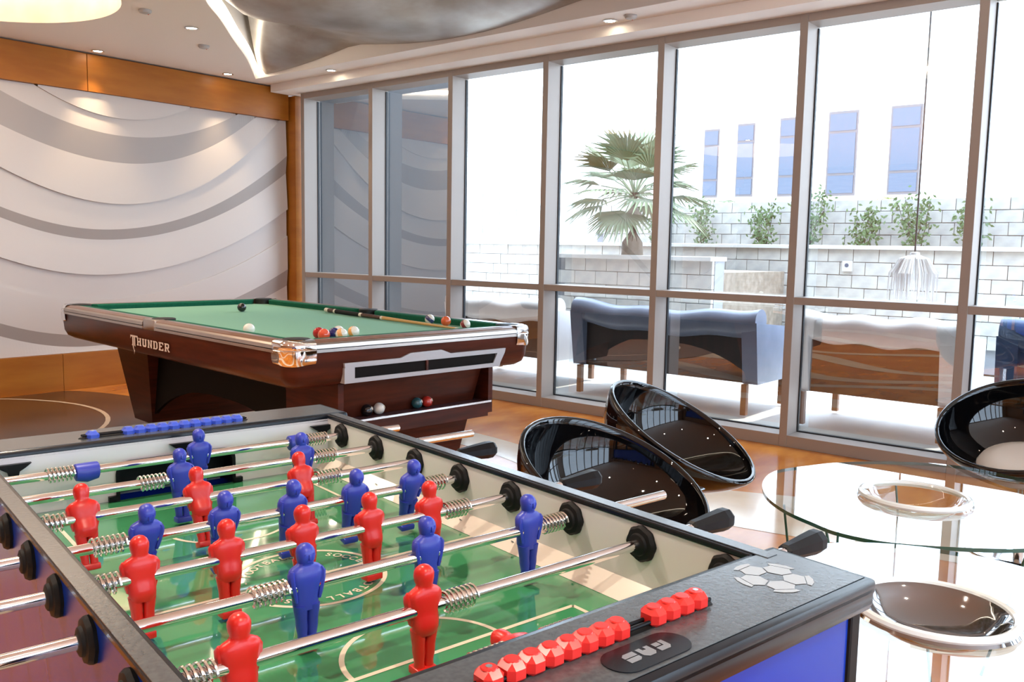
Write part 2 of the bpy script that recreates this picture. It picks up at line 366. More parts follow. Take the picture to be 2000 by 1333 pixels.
# window wall
SP = 0.9764; YM = 6.0497
ks = list(range(-1, 11))
pane_u = bm_new(); H1, H2 = 0.10, 2.60
def gl(w, h): 
    b = bm_new(); q = [b.verts.new(p) for p in ((0, -w/2, -h/2), (0, w/2, -h/2), (0, w/2, h/2), (0, -w/2, h/2))]; b.faces.new(q); return mesh(b, 'pane', 'pane')
pane_u.free()
b = bm_new(); box(b, (0, 0, 0), (XG-XW, 0.05, 2.645), bev=0.002); me_mull = mesh(b, 'mullion', 'alu')
b = bm_new(); box(b, (0, 0, 0), (XG-XW-0.004, SP-0.05, 0.046), bev=0.002); me_tran = mesh(b, 'transom', 'alu')
b = bm_new(); box(b, (0, 0, 0), (XG-XW-0.004, SP-0.05, 0.075), bev=0.002); me_sill = mesh(b, 'sill', 'alu')
b = bm_new(); box(b, (0, 0, 0), (XG-XW-0.004, SP-0.05, 0.05), bev=0.002); me_head = mesh(b, 'head', 'alu')
b = bm_new(); box(b, (0, 0, 0), (0.022, 0.008, 2.5)); me_gask = mesh(b, 'gasket', 'gasket')
b = bm_new(); box(b, (0, 0, 0), (0.022, SP-0.05, 0.008)); me_gask2 = mesh(b, 'gasket', 'gasket')
zt0, zt1 = 0.899, 0.945
me_pu = gl(SP-0.05, 2.595-zt1); me_pl = gl(SP-0.05, zt0-0.075)
for i, k in enumerate(ks):
    ym = YM-SP*k-0.025; yc = ym-SP/2
    w = struct(obj('window_%d' % (i+1), None, loc=(0, yc, 0)), 'tall aluminium window bay %d from the orange corner post' % (i+1))
    xm = (XW+XG)/2
    obj('mullion', me_mull, w, (xm, SP/2, 2.645/2)); obj('transom', me_tran, w, (xm+0.002, 0, (zt0+zt1)/2)); obj('sill', me_sill, w, (xm, 0, 0.0375)); obj('head', me_head, w, (xm, 0, 2.62))
    obj('gasket', me_gask, w, (XG-0.024, SP/2-0.029, 1.335)); obj('gasket', me_gask2, w, (XG-0.024, 0, 0.079))
    obj('pane', me_pu, w, (XG-0.01, 0, (2.595+zt1)/2)); obj('pane', me_pl, w, (XG-0.01, 0, (zt0+0.075)/2))
yend = YM-SP*ks[-1]-0.025-SP
b = bm_new(); box(b, (XG-0.05, (Y0+yend)/2, 1.4), (0.3, yend-Y0+0.05, 2.8)); struct(part('wall_right', b, 'white_paint'), 'white wall past the windows')
# light portal over the glazing
pd = bpy.data.lights.new('window_portal', 'AREA'); pd.shape = 'RECTANGLE'; pd.size = 7.0-yend; pd.size_y = 2.5
po = bpy.data.objects.new('window_portal', pd); COL.objects.link(po); po.location = (XG+0.03, (7.0+yend)/2, 1.33); po.rotation_euler = (0, PI/2, 0); po.rotation_euler = Matrix(((0, 0, 1), (1, 0, 0), (0, 1, 0))).to_euler()
pd.cycles.is_portal = True
# the room behind the camera
b = bm_new(); box(b, (X0-0.05, 1.4, 1.4), (0.1, 12, 2.8)); struct(part('wall_back', b, 'wood_back'), 'wood panelled wall behind the camera')
wn = struct(obj('wall_near', None), 'glazed wall behind the camera')
for (x0, x1, z0, z1) in ((X0, -3.2, 0, 2.8), (4.4, XG, 0, 2.8), (-3.2, 4.4, 0, 0.12), (-3.2, 4.4, 2.62, 2.8)):
    b = bm_new(); box(b, ((x0+x1)/2, Y0-0.05, (z0+z1)/2), (x1-x0, 0.1, z1-z0)); part('wall_piece', b, 'white_paint', wn)
for k in range(8):
    b = bm_new(); box(b, (-3.2+7.6*k/7, Y0-0.03, 1.4), (0.10, 0.16, 2.56)); part('mullion', b, 'alu', wn)
    if k < 7:
        b = bm_new(); q = [b.verts.new(p) for p in ((-3.2+7.6*k/7, Y0-0.08, 0.12), (-3.2+7.6*(k+1)/7, Y0-0.08, 0.12), (-3.2+7.6*(k+1)/7, Y0-0.08, 2.62), (-3.2+7.6*k/7, Y0-0.08, 2.62))]; b.faces.new(q); part('pane', b, 'pane', wn)
pd2 = bpy.data.lights.new('window_portal', 'AREA'); pd2.shape = 'RECTANGLE'; pd2.size = 7.6; pd2.size_y = 2.5; pd2.cycles.is_portal = True
po2 = bpy.data.objects.new('window_portal', pd2); COL.objects.link(po2); po2.location = (0.6, Y0-0.12, 1.4); po2.rotation_euler = Matrix(((-1, 0, 0), (0, 0, -1), (0, -1, 0))).to_euler()

# downlights and detectors
def downlight(x, y, label, power, size=1.15, col=(1, 0.76, 0.48)):
    t = thing('downlight', label, 'light', (x, y, ZC), group='recessed ceiling downlights')
    b = bm_new(); lathe(b, [(0.030, 0.002), (0.046, 0.0), (0.048, -0.006), (0.040, -0.008), (0.034, -0.002)], 24); part('trim', b, 'chrome_soft', t, True)
    b = bm_new(); cyl(b, (0, 0, -0.004), (0, 0, 0.004), 0.034, n=20); part('lens', b, 'lamp', t)
    ld = bpy.data.lights.new('downlight_beam', 'SPOT'); ld.energy = power; ld.spot_size = size; ld.spot_blend = 0.85; ld.shadow_soft_size = 0.03; ld.color = col
    lo = bpy.data.objects.new('downlight_beam', ld); COL.objects.link(lo); lo.parent = t; lo.location = (0, 0, -0.03)
    return t
downlight(3.371, 7.116, 'downlight washing the orange beam at the seam', 30)
downlight(4.51, 7.076, 'downlight washing the orange beam nearest the corner post', 30)
downlight(3.415, 5.801, 'downlight between the round recess and the curved cove', 45)
downlight(4.942, 6.168, 'downlight in the white bulkhead nearest the corner post', 30)
downlight(4.957, 3.309, 'downlight in the white bulkhead above the middle windows', 30)
for (x, y) in [(-0.3, 5.2), (1.2, 4.2), (-0.4, 2.6), (0.9, 1.9), (0.3, -0.6), (1.9, -1.2), (-2.4, 3.4), (-2.4, 0.2)]:
    downlight(x, y, 'recessed ceiling downlight in the part of the room behind the camera', 98, 2.3, (1, 0.87, 0.72))
for (x, y, l) in [(3.772, 6.238, 'small grey smoke detector beside the curved cove'), (4.927, 3.133, 'small grey smoke detector beside the bulkhead downlight'), (2.98, 5.62, 'small grey smoke detector beside the round recess')]:
    t = thing('smoke_detector', l, 'detector', (x, y, ZC))
    b = bm_new(); lathe(b, [(0.04, 0), (0.042, -0.008), (0.034, -0.02), (0.012, -0.026)], 20); part('cover', b, 'detector', t, True)
    b = bm_new(); cyl(b, (0.022, 0, -0.026), (0.022, 0, -0.02), 0.004, n=8); part('indicator', b, 'red_bead', t)

# ================================================================== FOOSBALL TABLE
TYAW = 0.1855
fy = lambda a: 0.525-a
ulx, uly = math.sin(TYAW), math.cos(TYAW)
FT = thing('foosball_table', 'blue and black table football game with red and blue players', 'foosball table', (0.91-0.525*ulx, 1.5878-0.525*uly, 0), -TYAW)
ZR, ZFLD, ZT = 0.7884, 0.702, 0.825
A0, A1 = -0.07, 1.11      # inner end walls
VI, VO = 0.345, 0.370
ym, yl = fy((A0+A1)/2), A1-A0
# field bed and printed green surface
b = bm_new(); box(b, (0, ym, ZFLD-0.012), (2*VI, yl, 0.02)); part('field_bed', b, 'dark_wood', FT)
b = bm_new(); box(b, (0, ym, ZFLD-0.001), (2*VI, yl-0.002, 0.002)); field = part('playing_field', b, 'green_field', FT, label='glossy green playing field')
def ringline(b, cx, cy, r, w, t0=0.0, t1=2*PI, n=64):
    V = []
    for i in range(n+1):
        t = t0+(t1-t0)*i/n; V.append((b.verts.new((cx+(r-w/2)*math.cos(t), cy+(r-w/2)*math.sin(t), 0)), b.verts.new((cx+(r+w/2)*math.cos(t), cy+(r+w/2)*math.sin(t), 0))))
    for p, q in zip(V, V[1:]): b.faces.new((p[0], q[0], q[1], p[1]))
def flat(b, x0, x1, y0, y1): b.faces.new([b.verts.new(p) for p in ((x0, y0, 0), (x1, y0, 0), (x1, y1, 0), (x0, y1, 0))])
LZ = ZFLD+0.0004; LW = 0.007
b = bm_new(); ringline(b, 0, 0, 0.116, LW); part('centre_circle', b, 'field_line', field, loc=(0, 0, LZ))
b = bm_new(); flat(b, -0.315, 0.315, -LW/2, LW/2); part('halfway_line', b, 'field_line', field, loc=(0, 0, LZ+0.0001))
for s in (1, -1):
    b = bm_new(); yb = s*0.33
    ringline(b, 0, yb, 0.11, LW, PI if s > 0 else 0, 2*PI if s > 0 else PI, 40); part('penalty_arc', b, 'field_line', field, loc=(0, 0, LZ))
    b = bm_new(); flat(b, -0.25, 0.25, yb-LW/2, yb+LW/2)
    for q in (1, -1): flat(b, q*0.25-LW/2, q*0.25+LW/2, min(yb, s*0.58), max(yb, s*0.58))
    part('penalty_box', b, 'field_line', field, loc=(0, 0, LZ+0.0001))
txt = 'FOOTBALL - SOCCER - FOOTBALL - SOCCER - '
b_all = bm_new()
for i, ch in enumerate(txt):
    if ch == ' ': continue
    me = text_mesh(ch, 0.020, 'field_line', 0.0004); th = PI*0.80-2*PI*i/len(txt)
    me.transform(Matrix.Translation((0.097*math.cos(th), 0.097*math.sin(th), 0)) @ Matrix.Rotation(th-PI/2, 4, 'Z')); b_all.from_mesh(me); bpy.data.meshes.remove(me)
part('ring_lettering', b_all, 'field_line', field, loc=(0, 0, LZ+0.0002), label='cream lettering around the centre circle')
b = bm_new(); ringline(b, 0, 0, 0.018, 0.030, n=24); part('centre_emblem', b, 'field_line', field, loc=(0, 0, LZ+0.0003))
# cream side ramps, white linings, blue panels, rails
for s in (1, -1):
    b = bm_new(); prism(b, [(s*0.315, ZFLD+0.0005), (s*VI, ZFLD+0.0005), (s*VI, ZFLD+0.024)], 'y', fy(A1), fy(A0)); ramp = part('side_ramp', b, 'cream_lam', FT)
    b = bm_new()
    for k in range(8):
        cyl(b, (s*0.331, fy(0.02+0.15*k), ZFLD+0.0135), (s*0.3315, fy(0.02+0.15*k), ZFLD+0.0140), 0.0035, n=8)
    sc_ = part('screws', b, 'print_dim', ramp); sc_['kind'] = 'stuff'
    b = bm_new(); box(b, (s*(VI+0.003), ym, (0.70+0.818)/2), (0.006, yl, 0.818-0.70)); part('inner_lining', b, 'white_lam', FT)
    b = bm_new(); box(b, (s*(VI+0.006+0.009), ym, (0.46+0.818)/2), (0.018, yl+0.03, 0.818-0.46)); part('side_panel', b, 'blue_panel', FT)
    b = bm_new(); box(b, (s*(VI+VO)/2, ym, 0.8205), (VO-VI+0.004, yl+0.0, 0.009), bev=0.002); part('side_rail', b, 'rail_edge', FT, label='narrow black side rail')
    b = bm_new(); box(b, (s*(VO-0.010), ym, 0.8255), (0.021, yl-0.004, 0.002)); part('rail_strip', b, 'rail_black', FT)
def goal_wall(y, s):
    # end wall with the goal mouth: built from four white pieces around the opening
    b = bm_new(); g = 0.118; zt = 0.778
    for (x0, x1, z0, z1) in ((-VI, -g, ZFLD, 0.815), (g, VI, ZFLD, 0.815), (-g, g, zt, 0.815)):
        box(b, ((x0+x1)/2, y+s*0.004, (z0+z1)/2), (x1-x0, 0.008, z1-z0))
    part('end_lining', b, 'white_lam', FT)
    b = bm_new(); prof = [(-g-0.004, ZFLD)]+[(-g+0.022-0.026*math.cos(t), zt-0.022+0.026*math.sin(t)) for t in [PI/2*i/6 for i in range(7)]]+[(g-0.022+0.026*math.sin(t), zt-0.022+0.026*math.cos(t)) for t in [PI/2*i/6 for i in range(7)]]+[(g+0.004, ZFLD)]
    inn = [(x*0.94, ZFLD+(z-ZFLD)*0.93) for x, z in prof]
    for yy in (0.0,):
        O = [b.verts.new((x, y-s*0.006, z)) for x, z in prof]; I = [b.verts.new((x, y-s*0.006, z)) for x, z in inn]; D = [b.verts.new((x, y+s*0.045, z)) for x, z in inn]
        for i in range(len(prof)-1):
            b.faces.new((O[i], O[i+1], I[i+1], I[i])); b.faces.new((I[i], I[i+1], D[i+1], D[i]))
        b.faces.new(D)
    box(b, (0, y+s*0.03, ZFLD+0.012), (2*g-0.02, 0.012, 0.006))
    for q in (-1, 1): box(b, (q*(g+0.008), y-s*0.004, ZFLD+0.006), (0.02, 0.012, 0.010))
    part('goal_mouth', b, 'black', FT, label='black goal mouth')
    b = bm_new(); box(b, (0, y+s*0.05, ZFLD+0.004), (2*g-0.03, 0.03, 0.004)); part('goal_tray', b, 'print_silver', FT)
goal_wall(fy(A0), 1); goal_wall(fy(A1), -1)
# end caps
def end_cap(a0, a1, s, far):
    yc = fy((a0+a1)/2); L_ = a1-a0
    b = bm_new(); box(b, (0, yc, ZT-0.011), (0.80, L_, 0.022), bev=0.007); box(b, (0, (fy(a1)+0.014) if s < 0 else (fy(a0)-0.014), ZT-0.02), (0.80, 0.028, 0.04), bev=0.011); cap = part('end_rail', b, 'rail_edge', FT, True, label='wide black end rail')
    b = bm_new(); box(b, (0, yc, ZT+0.0003), (0.775, L_-0.024, 0.0008)); part('rail_top', b, 'rail_black', cap)
    b = bm_new(); box(b, (0, yc+s*0.018, (0.44+0.79)/2), (0.74, L_-0.07, 0.79-0.44)); part('end_panel', b, 'blue_panel', FT, label='blue end panel')
    yo = fy(a1)+0.028 if s < 0 else fy(a0)-0.028
    for q in (-1, 1):
        b = bm_new(); box(b, (q*0.378, yo, 0.40), (0.024, 0.03, 0.79), bev=0.004); part('corner_post', b, 'black', FT)
    # hanging lip brackets
    if far:
        for v in (-0.30, 0.012, 0.327):
            b = bm_new(); prism(b, [(v-0.030, 0.804), (v+0.030, 0.804), (v+0.020, 0.796), (v+0.010, 0.790), (v+0.007, 0.778), (v-0.007, 0.778), (v-0.010, 0.790), (v-0.020, 0.796)], 'y', fy(A0)-0.014, fy(A0)-0.004); part('lip_bracket', b, 'black', FT)
    return cap, yc
capF, ycF = end_cap(-0.205, -0.07, 1, True)
capN, ycN = end_cap(1.08, 1.23, -1, False)
# score beads
def bead_mesh(m):
    b = bm_new(); 
    r = bmesh.ops.create_cube(b, size=1.0)
    for v in r['verts']: v.co = Vector((v.co.x*0.0234, v.co.y*0.026, v.co.z*0.021))
    bmesh.ops.bevel(b, geom=b.edges[:], offset=0.0058, segments=1, affect='EDGES')
    cyl(b, (0, 0, 0.0100), (0, 0, 0.0112), 0.0082, 0.0074, n=18)
    return mesh(b, 'score_bead', m)
def scores(cap, y, pos, m, z):
    me = bead_mesh(m)
    b = bm_new(); x0, x1 = pos[0]-0.02, pos[-1]+0.02
    prism(b, [(x0, y-0.009), (x1, y-0.009), (x1+0.006, y), (x1, y+0.009), (x0, y+0.009), (x0-0.006, y)], 'z', ZT, ZT+0.0016); part('score_slot', b, 'rubber', cap)
    b = bm_new()
    for q in (-0.005, 0.004): cyl(b, (x0, y+q, ZT+0.006), (x1, y+q, ZT+0.006), 0.0022, n=8)
    part('score_rails', b, 'black', cap)
    for i, x in enumerate(pos):
        o = obj('score_bead', me, cap, (x, y, z))
        if i in (0, len(pos)-1):
            b = bm_new(); cyl(b, (x, y, z+0.0105), (x, y, z+0.0120), 0.0032, n=10); part('bead_screw', b, 'chrome_soft', cap)
scores(capN, fy(1.148), [-0.138+0.0001, -0.111, -0.0875, -0.064, -0.041, -0.018, 0.0045, 0.027, 0.083, 0.106, 0.129, 0.152], 'red_bead', ZT+0.0085)
scores(capF, fy(-0.115), [-0.150]+[-0.082+0.0228*i for i in range(11)], 'blue_bead', ZT+0.003)
# soccer-ball print
bc = Vector((0.297, fy(1.150))); RB = 0.047
b = bm_new()
for k in range(5):
    t = 2*PI*k/5+0.35
    def pt(r, dt): return b.verts.new((bc.x+r*math.cos(t+dt), bc.y+r*math.sin(t+dt), 0))
    st = 2*PI/10
    b.faces.new([pt(0.0155, -st+0.06), pt(0.0155, st-0.06), pt(0.031, st-0.03), pt(0.037, 0.36), pt(0.040, 0.30), pt(0.040, -0.30), pt(0.037, -0.36), pt(0.031, -st+0.03)])
    b.faces.new([pt(0.0415, 0.33), pt(RB, 0.36), pt(RB+0.001, 0.12), pt(RB+0.001, -0.12), pt(RB, -0.36), pt(0.0415, -0.33)])
part('ball_print', b, 'print_silver', capN, loc=(0, 0, ZT+0.0012), label='worn silver football print')
# oval maker's plaque with lettering read from the far side
pc = Vector((0.026, fy(1.190)))
def rrect(hx, hy, r, n=6):
    P = []
    for (sx, sy, t0) in ((1, 1, 0), (-1, 1, PI/2), (-1, -1, PI), (1, -1, 1.5*PI)):
        for i in range(n+1):
            t = t0+PI/2*i/n; P.append((sx*(hx-r)+r*math.cos(t), sy*(hy-r)+r*math.sin(t)))
    return P
b = bm_new(); prism(b, [(pc.x+x, pc.y+y) for x, y in rrect(0.055, 0.0225, 0.0222)], 'z', ZT, ZT+0.0018); plq = part('maker_plaque', b, 'rail_edge', capN, label='oval black plaque')
GL = {'F': [[(0, 0), (.35, 0), (.35, .55), (1, .55), (1, 1), (.25, 1), (0, .75)], [(.45, .05), (.95, .05), (.95, .45), (.45, .45)]],
      'A': [[(0, 0), (.36, 0), (.36, .3), (.64, .3), (.64, 0), (1, 0), (1, .75), (.75, 1), (.25, 1), (0, .75)]],
      'S': [[(0, 0), (.75, 0), (1, .2), (1, .46), (0, .46)], [(0, .54), (1, .54), (1, 1), (.25, 1), (0, .8)]]}
b = bm_new()
for i, ch in enumerate('FAS'):
    for poly in GL[ch]:
        P = [(-0.030+0.0215*i+0.0175*x, -0.0085+0.017*y) for x, y in poly]
        b.faces.new([b.verts.new((pc.x-x, pc.y-y, 0)) for x, y in P])
part('maker_lettering', b, 'print_dim', capN, loc=(0, 0, ZT+0.0021), label='silver maker lettering')
# legs
for sx in (-1, 1):
    for y in (fy(1.12), fy(-0.10)):
        b = bm_new(); box(b, (sx*0.33, y, 0.225), (0.06, 0.06, 0.45), bev=0.006); lg = part('leg', b, 'black', FT)
        b = bm_new(); cyl(b, (sx*0.33, y, 0.0), (sx*0.33, y, 0.02), 0.032, n=14); part('levelling_foot', b, 'rubber', lg)
b = bm_new(); box(b, (0, ym, 0.45), (0.70, yl+0.1, 0.02)); part('cabinet_bottom', b, 'dark_wood', FT)

# player figure: one continuous mesh, facing -y, rod axis at the origin along x
def ell(cx, cy, cz_, rx, ry, n=14, p=2.4):
    R = []
    for k in range(n):
        t = 2*PI*k/n; c, s = math.cos(t), math.sin(t)
        R.append((cx+rx*math.copysign(abs(c)**(2/p), c), cy+ry*math.copysign(abs(s)**(2/p), s), cz_))
    return R
def player_mesh(m):
    b = bm_new()
    # torso to head (z, half width, half depth, y shift)
    prof = [(-.030, .0150, .0095, .0010), (-.022, .0168, .0118, .0028), (-.014, .0172, .0120, .0026), (-.006, .0180, .0108, .0004), (.002, .0200, .0112, -.0004), (.010, .0222, .0120, -.0008), (.017, .0234, .0118, -.0006), (.0215, .0222, .0104, 0), (.0250, .0180, .0090, .0004), (.0275, .0118, .0084, .0004), (.0300, .0096, .0092, 0), (.0335, .0106, .0112, -.0010), (.0395, .0116, .0126, -.0012), (.0450, .0114, .0124, -.0006), (.0495, .0096, .0104, 0), (.0530, .0060, .0066, 0), (.0542, .0025, .003, 0)]
    loft(b, [ell(0, cy, z, rx, ry) for z, rx, ry, cy in prof])
    for s in (-1, 1):
        leg = [(-.072, .0062, .0068, .0064), (-.064, .0058, .0064, .0064), (-.052, .0072, .0080, .0070), (-.044, .0070, .0080, .0074), (-.034, .0080, .0090, .0080), (-.024, .0088, .0100, .0086)]
        loft(b, [ell(s*cx, 0, z, rx, ry, 10) for z, rx, ry, cx in leg])
        arm = [(-.018, .0022, .0046, .0158), (-.010, .0032, .0058, .0172), (0, .0036, .0064, .0192), (.010, .0038, .0070, .0208), (.017, .0036, .0070, .0212), (.022, .0022, .0045, .0195)]
        loft(b, [ell(s*cx, -0.003, z, rx, ry, 8) for z, rx, ry, cx in arm])
        box(b, (s*0.0044, -0.0124, 0.0425), (0.0030, 0.0014, 0.0012))
    box(b, (0, -0.0133, 0.0390), (0.0034, 0.0040, 0.0075), bev=0.0012)
    box(b, (0, -0.0120, 0.0333), (0.0060, 0.0012, 0.0012))
    box(b, (0, -0.002, -.0755), (0.0275, 0.022, 0.010), bev=0.002)
    return mesh(b, 'player', m, True)
me_pl_ = {'r': player_mesh('red_pl'), 'b': player_mesh('blue_pl')}
def hub_mesh():
    b = bm_new(); rings = []
    for x, r, dz in ((-.021, .013, 0), (-.019, .016, -.001), (0, .0185, -.003), (.019, .016, -.001), (.021, .013, 0)):
        rings.append([(x, r*math.cos(2*PI*k/18), dz+r*math.sin(2*PI*k/18)) for k in range(18)])
    loft(b, rings); return mesh(b, 'rod_stop', 'blue_pl', True)
me_hub = hub_mesh()
def spring_mesh():
    b = bm_new(); T_ = 6.5; n = int(T_*14)
    tube(b, [(-0.0225+0.045*i/n, 0.0128*math.cos(2*PI*T_*i/n), 0.0128*math.sin(2*PI*T_*i/n)) for i in range(n+1)], 0.0019, 5)
    return mesh(b, 'spring', 'spring', True)
me_spr = spring_mesh()
def handle_mesh():
    b = bm_new(); rings = []
    for x, r in ((0, .009), (.004, .0125), (.02, .0135), (.05, .0165), (.075, .0185), (.088, .0180), (.094, .0145)):
        rings.append([(x, r*math.cos(2*PI*k/8+PI/8), r*math.sin(2*PI*k/8+PI/8)) for k in range(8)])
    loft(b, rings); return mesh(b, 'handle', 'black')
me_han = handle_mesh()
def bearing_mesh():
    b = bm_new(); rings = []
    for x, r, k in ((0, .0265, 1), (-.004, .0270, 1), (-.009, .0235, 1), (-.010, .0170, 0), (-.0135, .0155, 0), (-.015, .0115, 0)):
        rings.append([(x, r*(1+0.035*k*math.cos(8*2*PI*i/32))*math.cos(2*PI*i/32), r*(1+0.035*k*math.cos(8*2*PI*i/32))*math.sin(2*PI*i/32)) for i in range(32)])
    loft(b, rings); return mesh(b, 'bearing', 'rubber', True)
me_bea = bearing_mesh()
RODS = [  # colour, players v, angle (deg, + = feet away), right end, left end
    ('b', [0.020], 0, .493, -.66), ('b', [-0.068, 0.172], -5, .598, -.56), ('r', [-0.267, -0.088, 0.099], -20, .452, -.66),
    ('b', [-0.222, -0.107, 0.005, 0.119, 0.234], 14, .385, -.70), ('r', [-0.273, -0.159, -0.047, 0.064, 0.174], -4, .463, -.66),
    ('b', [-0.118, 0.066, 0.252], -2, .567, -.56), ('r', [-0.266, -0.040], 0, .460, -.66), ('r', [-0.010], -100, .482, -.64)]
me_rod = {}
for i, (c, vs_, ang, e1, e0) in enumerate(RODS):
    b = bm_new(); cyl(b, (e0, 0, 0), (e1, 0, 0), 0.0080, n=16)
    rod = part('rod', b, 'chrome', FT, True, loc=(0, fy(0.15*i), ZR), label='chrome rod carrying %s players' % ('red' if c == 'r' else 'blue'))
    for v in vs_:
        obj('player', me_pl_[c], rod, (v, 0, 0), (math.radians(ang), 0, 0) if c == 'b' else (math.radians(-ang), 0, PI), 'moulded %s player' % ('red' if c == 'r' else 'blue'))
    if i == 0:
        for v in (-0.19, 0.235): obj('rod_stop', me_hub, rod, (v, 0, 0))
        sp = (-0.19-0.045, 0.235+0.045)
    elif i == 7: sp = (-0.06, 0.04)
    else: sp = (vs_[0]-0.050, vs_[-1]+0.050)
    for v in sp: obj('spring', me_spr, rod, (v, 0, 0))
    if c == 'r': obj('handle', me_han, rod, (e1-0.004, 0, 0))
    else: obj('handle', me_han, rod, (e0+0.004, 0, 0), (0, 0, PI))
    obj('bearing', me_bea, FT, (VI, fy(0.15*i), ZR)); obj('bearing', me_bea, FT, (-VI, fy(0.15*i), ZR), (0, 0, PI))
    obj('bearing', me_bea, FT, (VO-0.001, fy(0.15*i), ZR), (0, 0, PI)); obj('bearing', me_bea, FT, (-VO+0.001, fy(0.15*i), ZR))

# ================================================================== POOL TABLE
PT = thing('pool_table', 'mahogany pool table with green cloth and chrome corners', 'pool table', (3.073, 4.361, 0), -0.089)
ZP = 0.798; HL, HW = 1.28, 0.636; OL, OW = 1.40, 0.752; ZB = 0.768
b = bm_new(); box(b, (0, 0, ZB-0.015), (2*HW+0.02, 2*HL+0.02, 0.03)); part('bed_cloth', b, 'cloth', PT, label='pale green cloth bed')
POCK = [(sx*(HW+0.012), sy*(HL+0.012)) for sx in (-1, 1) for sy in (-1, 1)]+[(-HW-0.035, 0), (HW+0.035, 0)]
# cushions
def cushion(p0, p1, inward):
    p0 = Vector(p0); p1 = Vector(p1); d = (p1-p0).normalized(); inn = Vector(inward)
    b = bm_new(); rows = []
    for p, cut in ((p0, 1), (p1, -1)):
        pr = []
        for off, z, c in ((0, ZB, 0), (0.048, ZB, .045), (0.052, ZP-0.004, .048), (0.046, ZP+0.003, .043), (0, ZP+0.004, 0)):
            q = p+inn*off+d*cut*c*0.9; pr.append((q.x, q.y, z))
        rows.append(pr)
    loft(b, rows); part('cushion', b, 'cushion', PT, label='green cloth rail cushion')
e = 0.075
for sx in (-1, 1):
    X = sx*(HW+0.05)
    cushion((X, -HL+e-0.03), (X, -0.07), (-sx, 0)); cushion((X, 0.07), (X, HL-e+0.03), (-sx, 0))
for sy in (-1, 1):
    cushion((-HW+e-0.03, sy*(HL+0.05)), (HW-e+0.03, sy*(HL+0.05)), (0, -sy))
# wooden rails with rounded outer edge and metal strip
def rail(p0, p1, outward):
    p0 = Vector(p0); p1 = Vector(p1); o = Vector(outward); W = 0.072
    b = bm_new(); prof = [(0, ZP-0.03), (0, ZP+0.004), (W*0.55, ZP+0.006), (W*0.85, ZP-0.002), (W, ZP-0.016), (W, ZP-0.03)]
    loft(b, [[((p+o*t).x, (p+o*t).y, z) for t, z in prof] for p in (p0, p1)]); rl = part('rail', b, 'rail_wood', PT, label='brown wooden rail')
    b = bm_new(); prof = [(W*0.8, ZP-0.03), (W*0.93, ZP-0.006), (W+0.002, ZP-0.014), (W+0.004, ZP-0.03)]
    loft(b, [[((p+o*t).x, (p+o*t).y, z) for t, z in prof] for p in (p0, p1)]); part('metal_strip', b, 'strip_metal', rl)
    b = bm_new(); prof = [(W*0.6, ZP-0.048), (W*0.6, ZP-0.034), (W+0.003, ZP-0.034), (W+0.003, ZP-0.048)]
    loft(b, [[((p+o*t).x, (p+o*t).y, z) for t, z in prof] for p in (p0, p1)]); part('lower_strip', b, 'strip_metal', rl)
cx_ = 0.10
for sx in (-1, 1):
    X = sx*(HW+0.046); rail((X, -OL+cx_+0.02), (X, -0.075), (sx, 0)); rail((X, 0.075), (X, OL-cx_-0.02), (sx, 0))
for sy in (-1, 1):
    Y = sy*(HL+0.046); rail((-OW+cx_+0.02, Y), (OW-cx_-0.02, Y), (0, sy))
# chrome corners
for sx in (-1, 1):
    for sy in (-1, 1):
        P = []
        r = 0.085; cxx, cyy = OW-r, OL-r
        arc = [(cxx+r*math.cos(t), cyy+r*math.sin(t)) for t in [PI/2*i/10 for i in range(11)]]
        hole = [(HW+0.020+0.058*math.cos(t), HL+0.020+0.058*math.sin(t)) for t in [-0.55+(PI/2+1.1)*i/12 for i in range(13)]]
        out = [(OW, OL-0.135)]+arc+[(OW-0.135, OL)]
        b = bm_new(); TP = [b.verts.new((sx*x, sy*y, ZP+0.0075)) for x, y in [(HW+0.05, OL-0.155), (OW-0.02, OL-0.14)]+[(x-0.016*(1 if x > cxx else 0.4), y-0.016*(1 if y > cyy else 0.4)) for x, y in arc]+[(OW-0.14, OL-0.02), (OW-0.155, HL+0.05)]+hole[::-1]]
        b.faces.new(TP)
        o1 = [(sx*x, sy*y) for x, y in out]
        rings = []
        for k, z in ((-0.016, ZP+0.0075), (-0.004, ZP+0.002), (0.003, ZP-0.012), (0.004, ZP-0.030), (0.001, ZP-0.034), (0.005, ZP-0.038), (0.003, ZP-0.088), (-0.003, ZP-0.104)):
            rg = []
            for i_, (x, y) in enumerate(out):
                nx_, ny_ = max(0, (x-cxx)/r), max(0, (y-cyy)/r); l = math.hypot(nx_, ny_) or 1
                zz = z if z > ZP-0.04 else z+(0.010*abs((i_-6)/6)**2)
                rg.append(b.verts.new((sx*(x+k*nx_/l), sy*(y+k*ny_/l), zz)))
            rings.append(rg)
        for p, q in zip(rings, rings[1:]):
            for i_ in range(len(p)-1): b.faces.new((p[i_], p[i_+1], q[i_+1], q[i_]))
        part('corner_cap', b, 'chrome', PT, True, label='polished chrome corner cap')
for sx in (-1, 1):
    b = bm_new(); box(b, (sx*(HW+0.084), 0, ZP-0.025), (0.070, 0.156, 0.062), bev=0.012); part('side_cap', b, 'strip_metal', PT, True)
for x, y in POCK:
    b = bm_new(); lathe(b, [(0.056, ZP+0.009), (0.062, ZP+0.006), (0.060, ZB-0.01), (0.05, ZB-0.10), (0.0, ZB-0.11)], 22, (x, y, 0)); part('pocket', b, 'leather', PT, True)
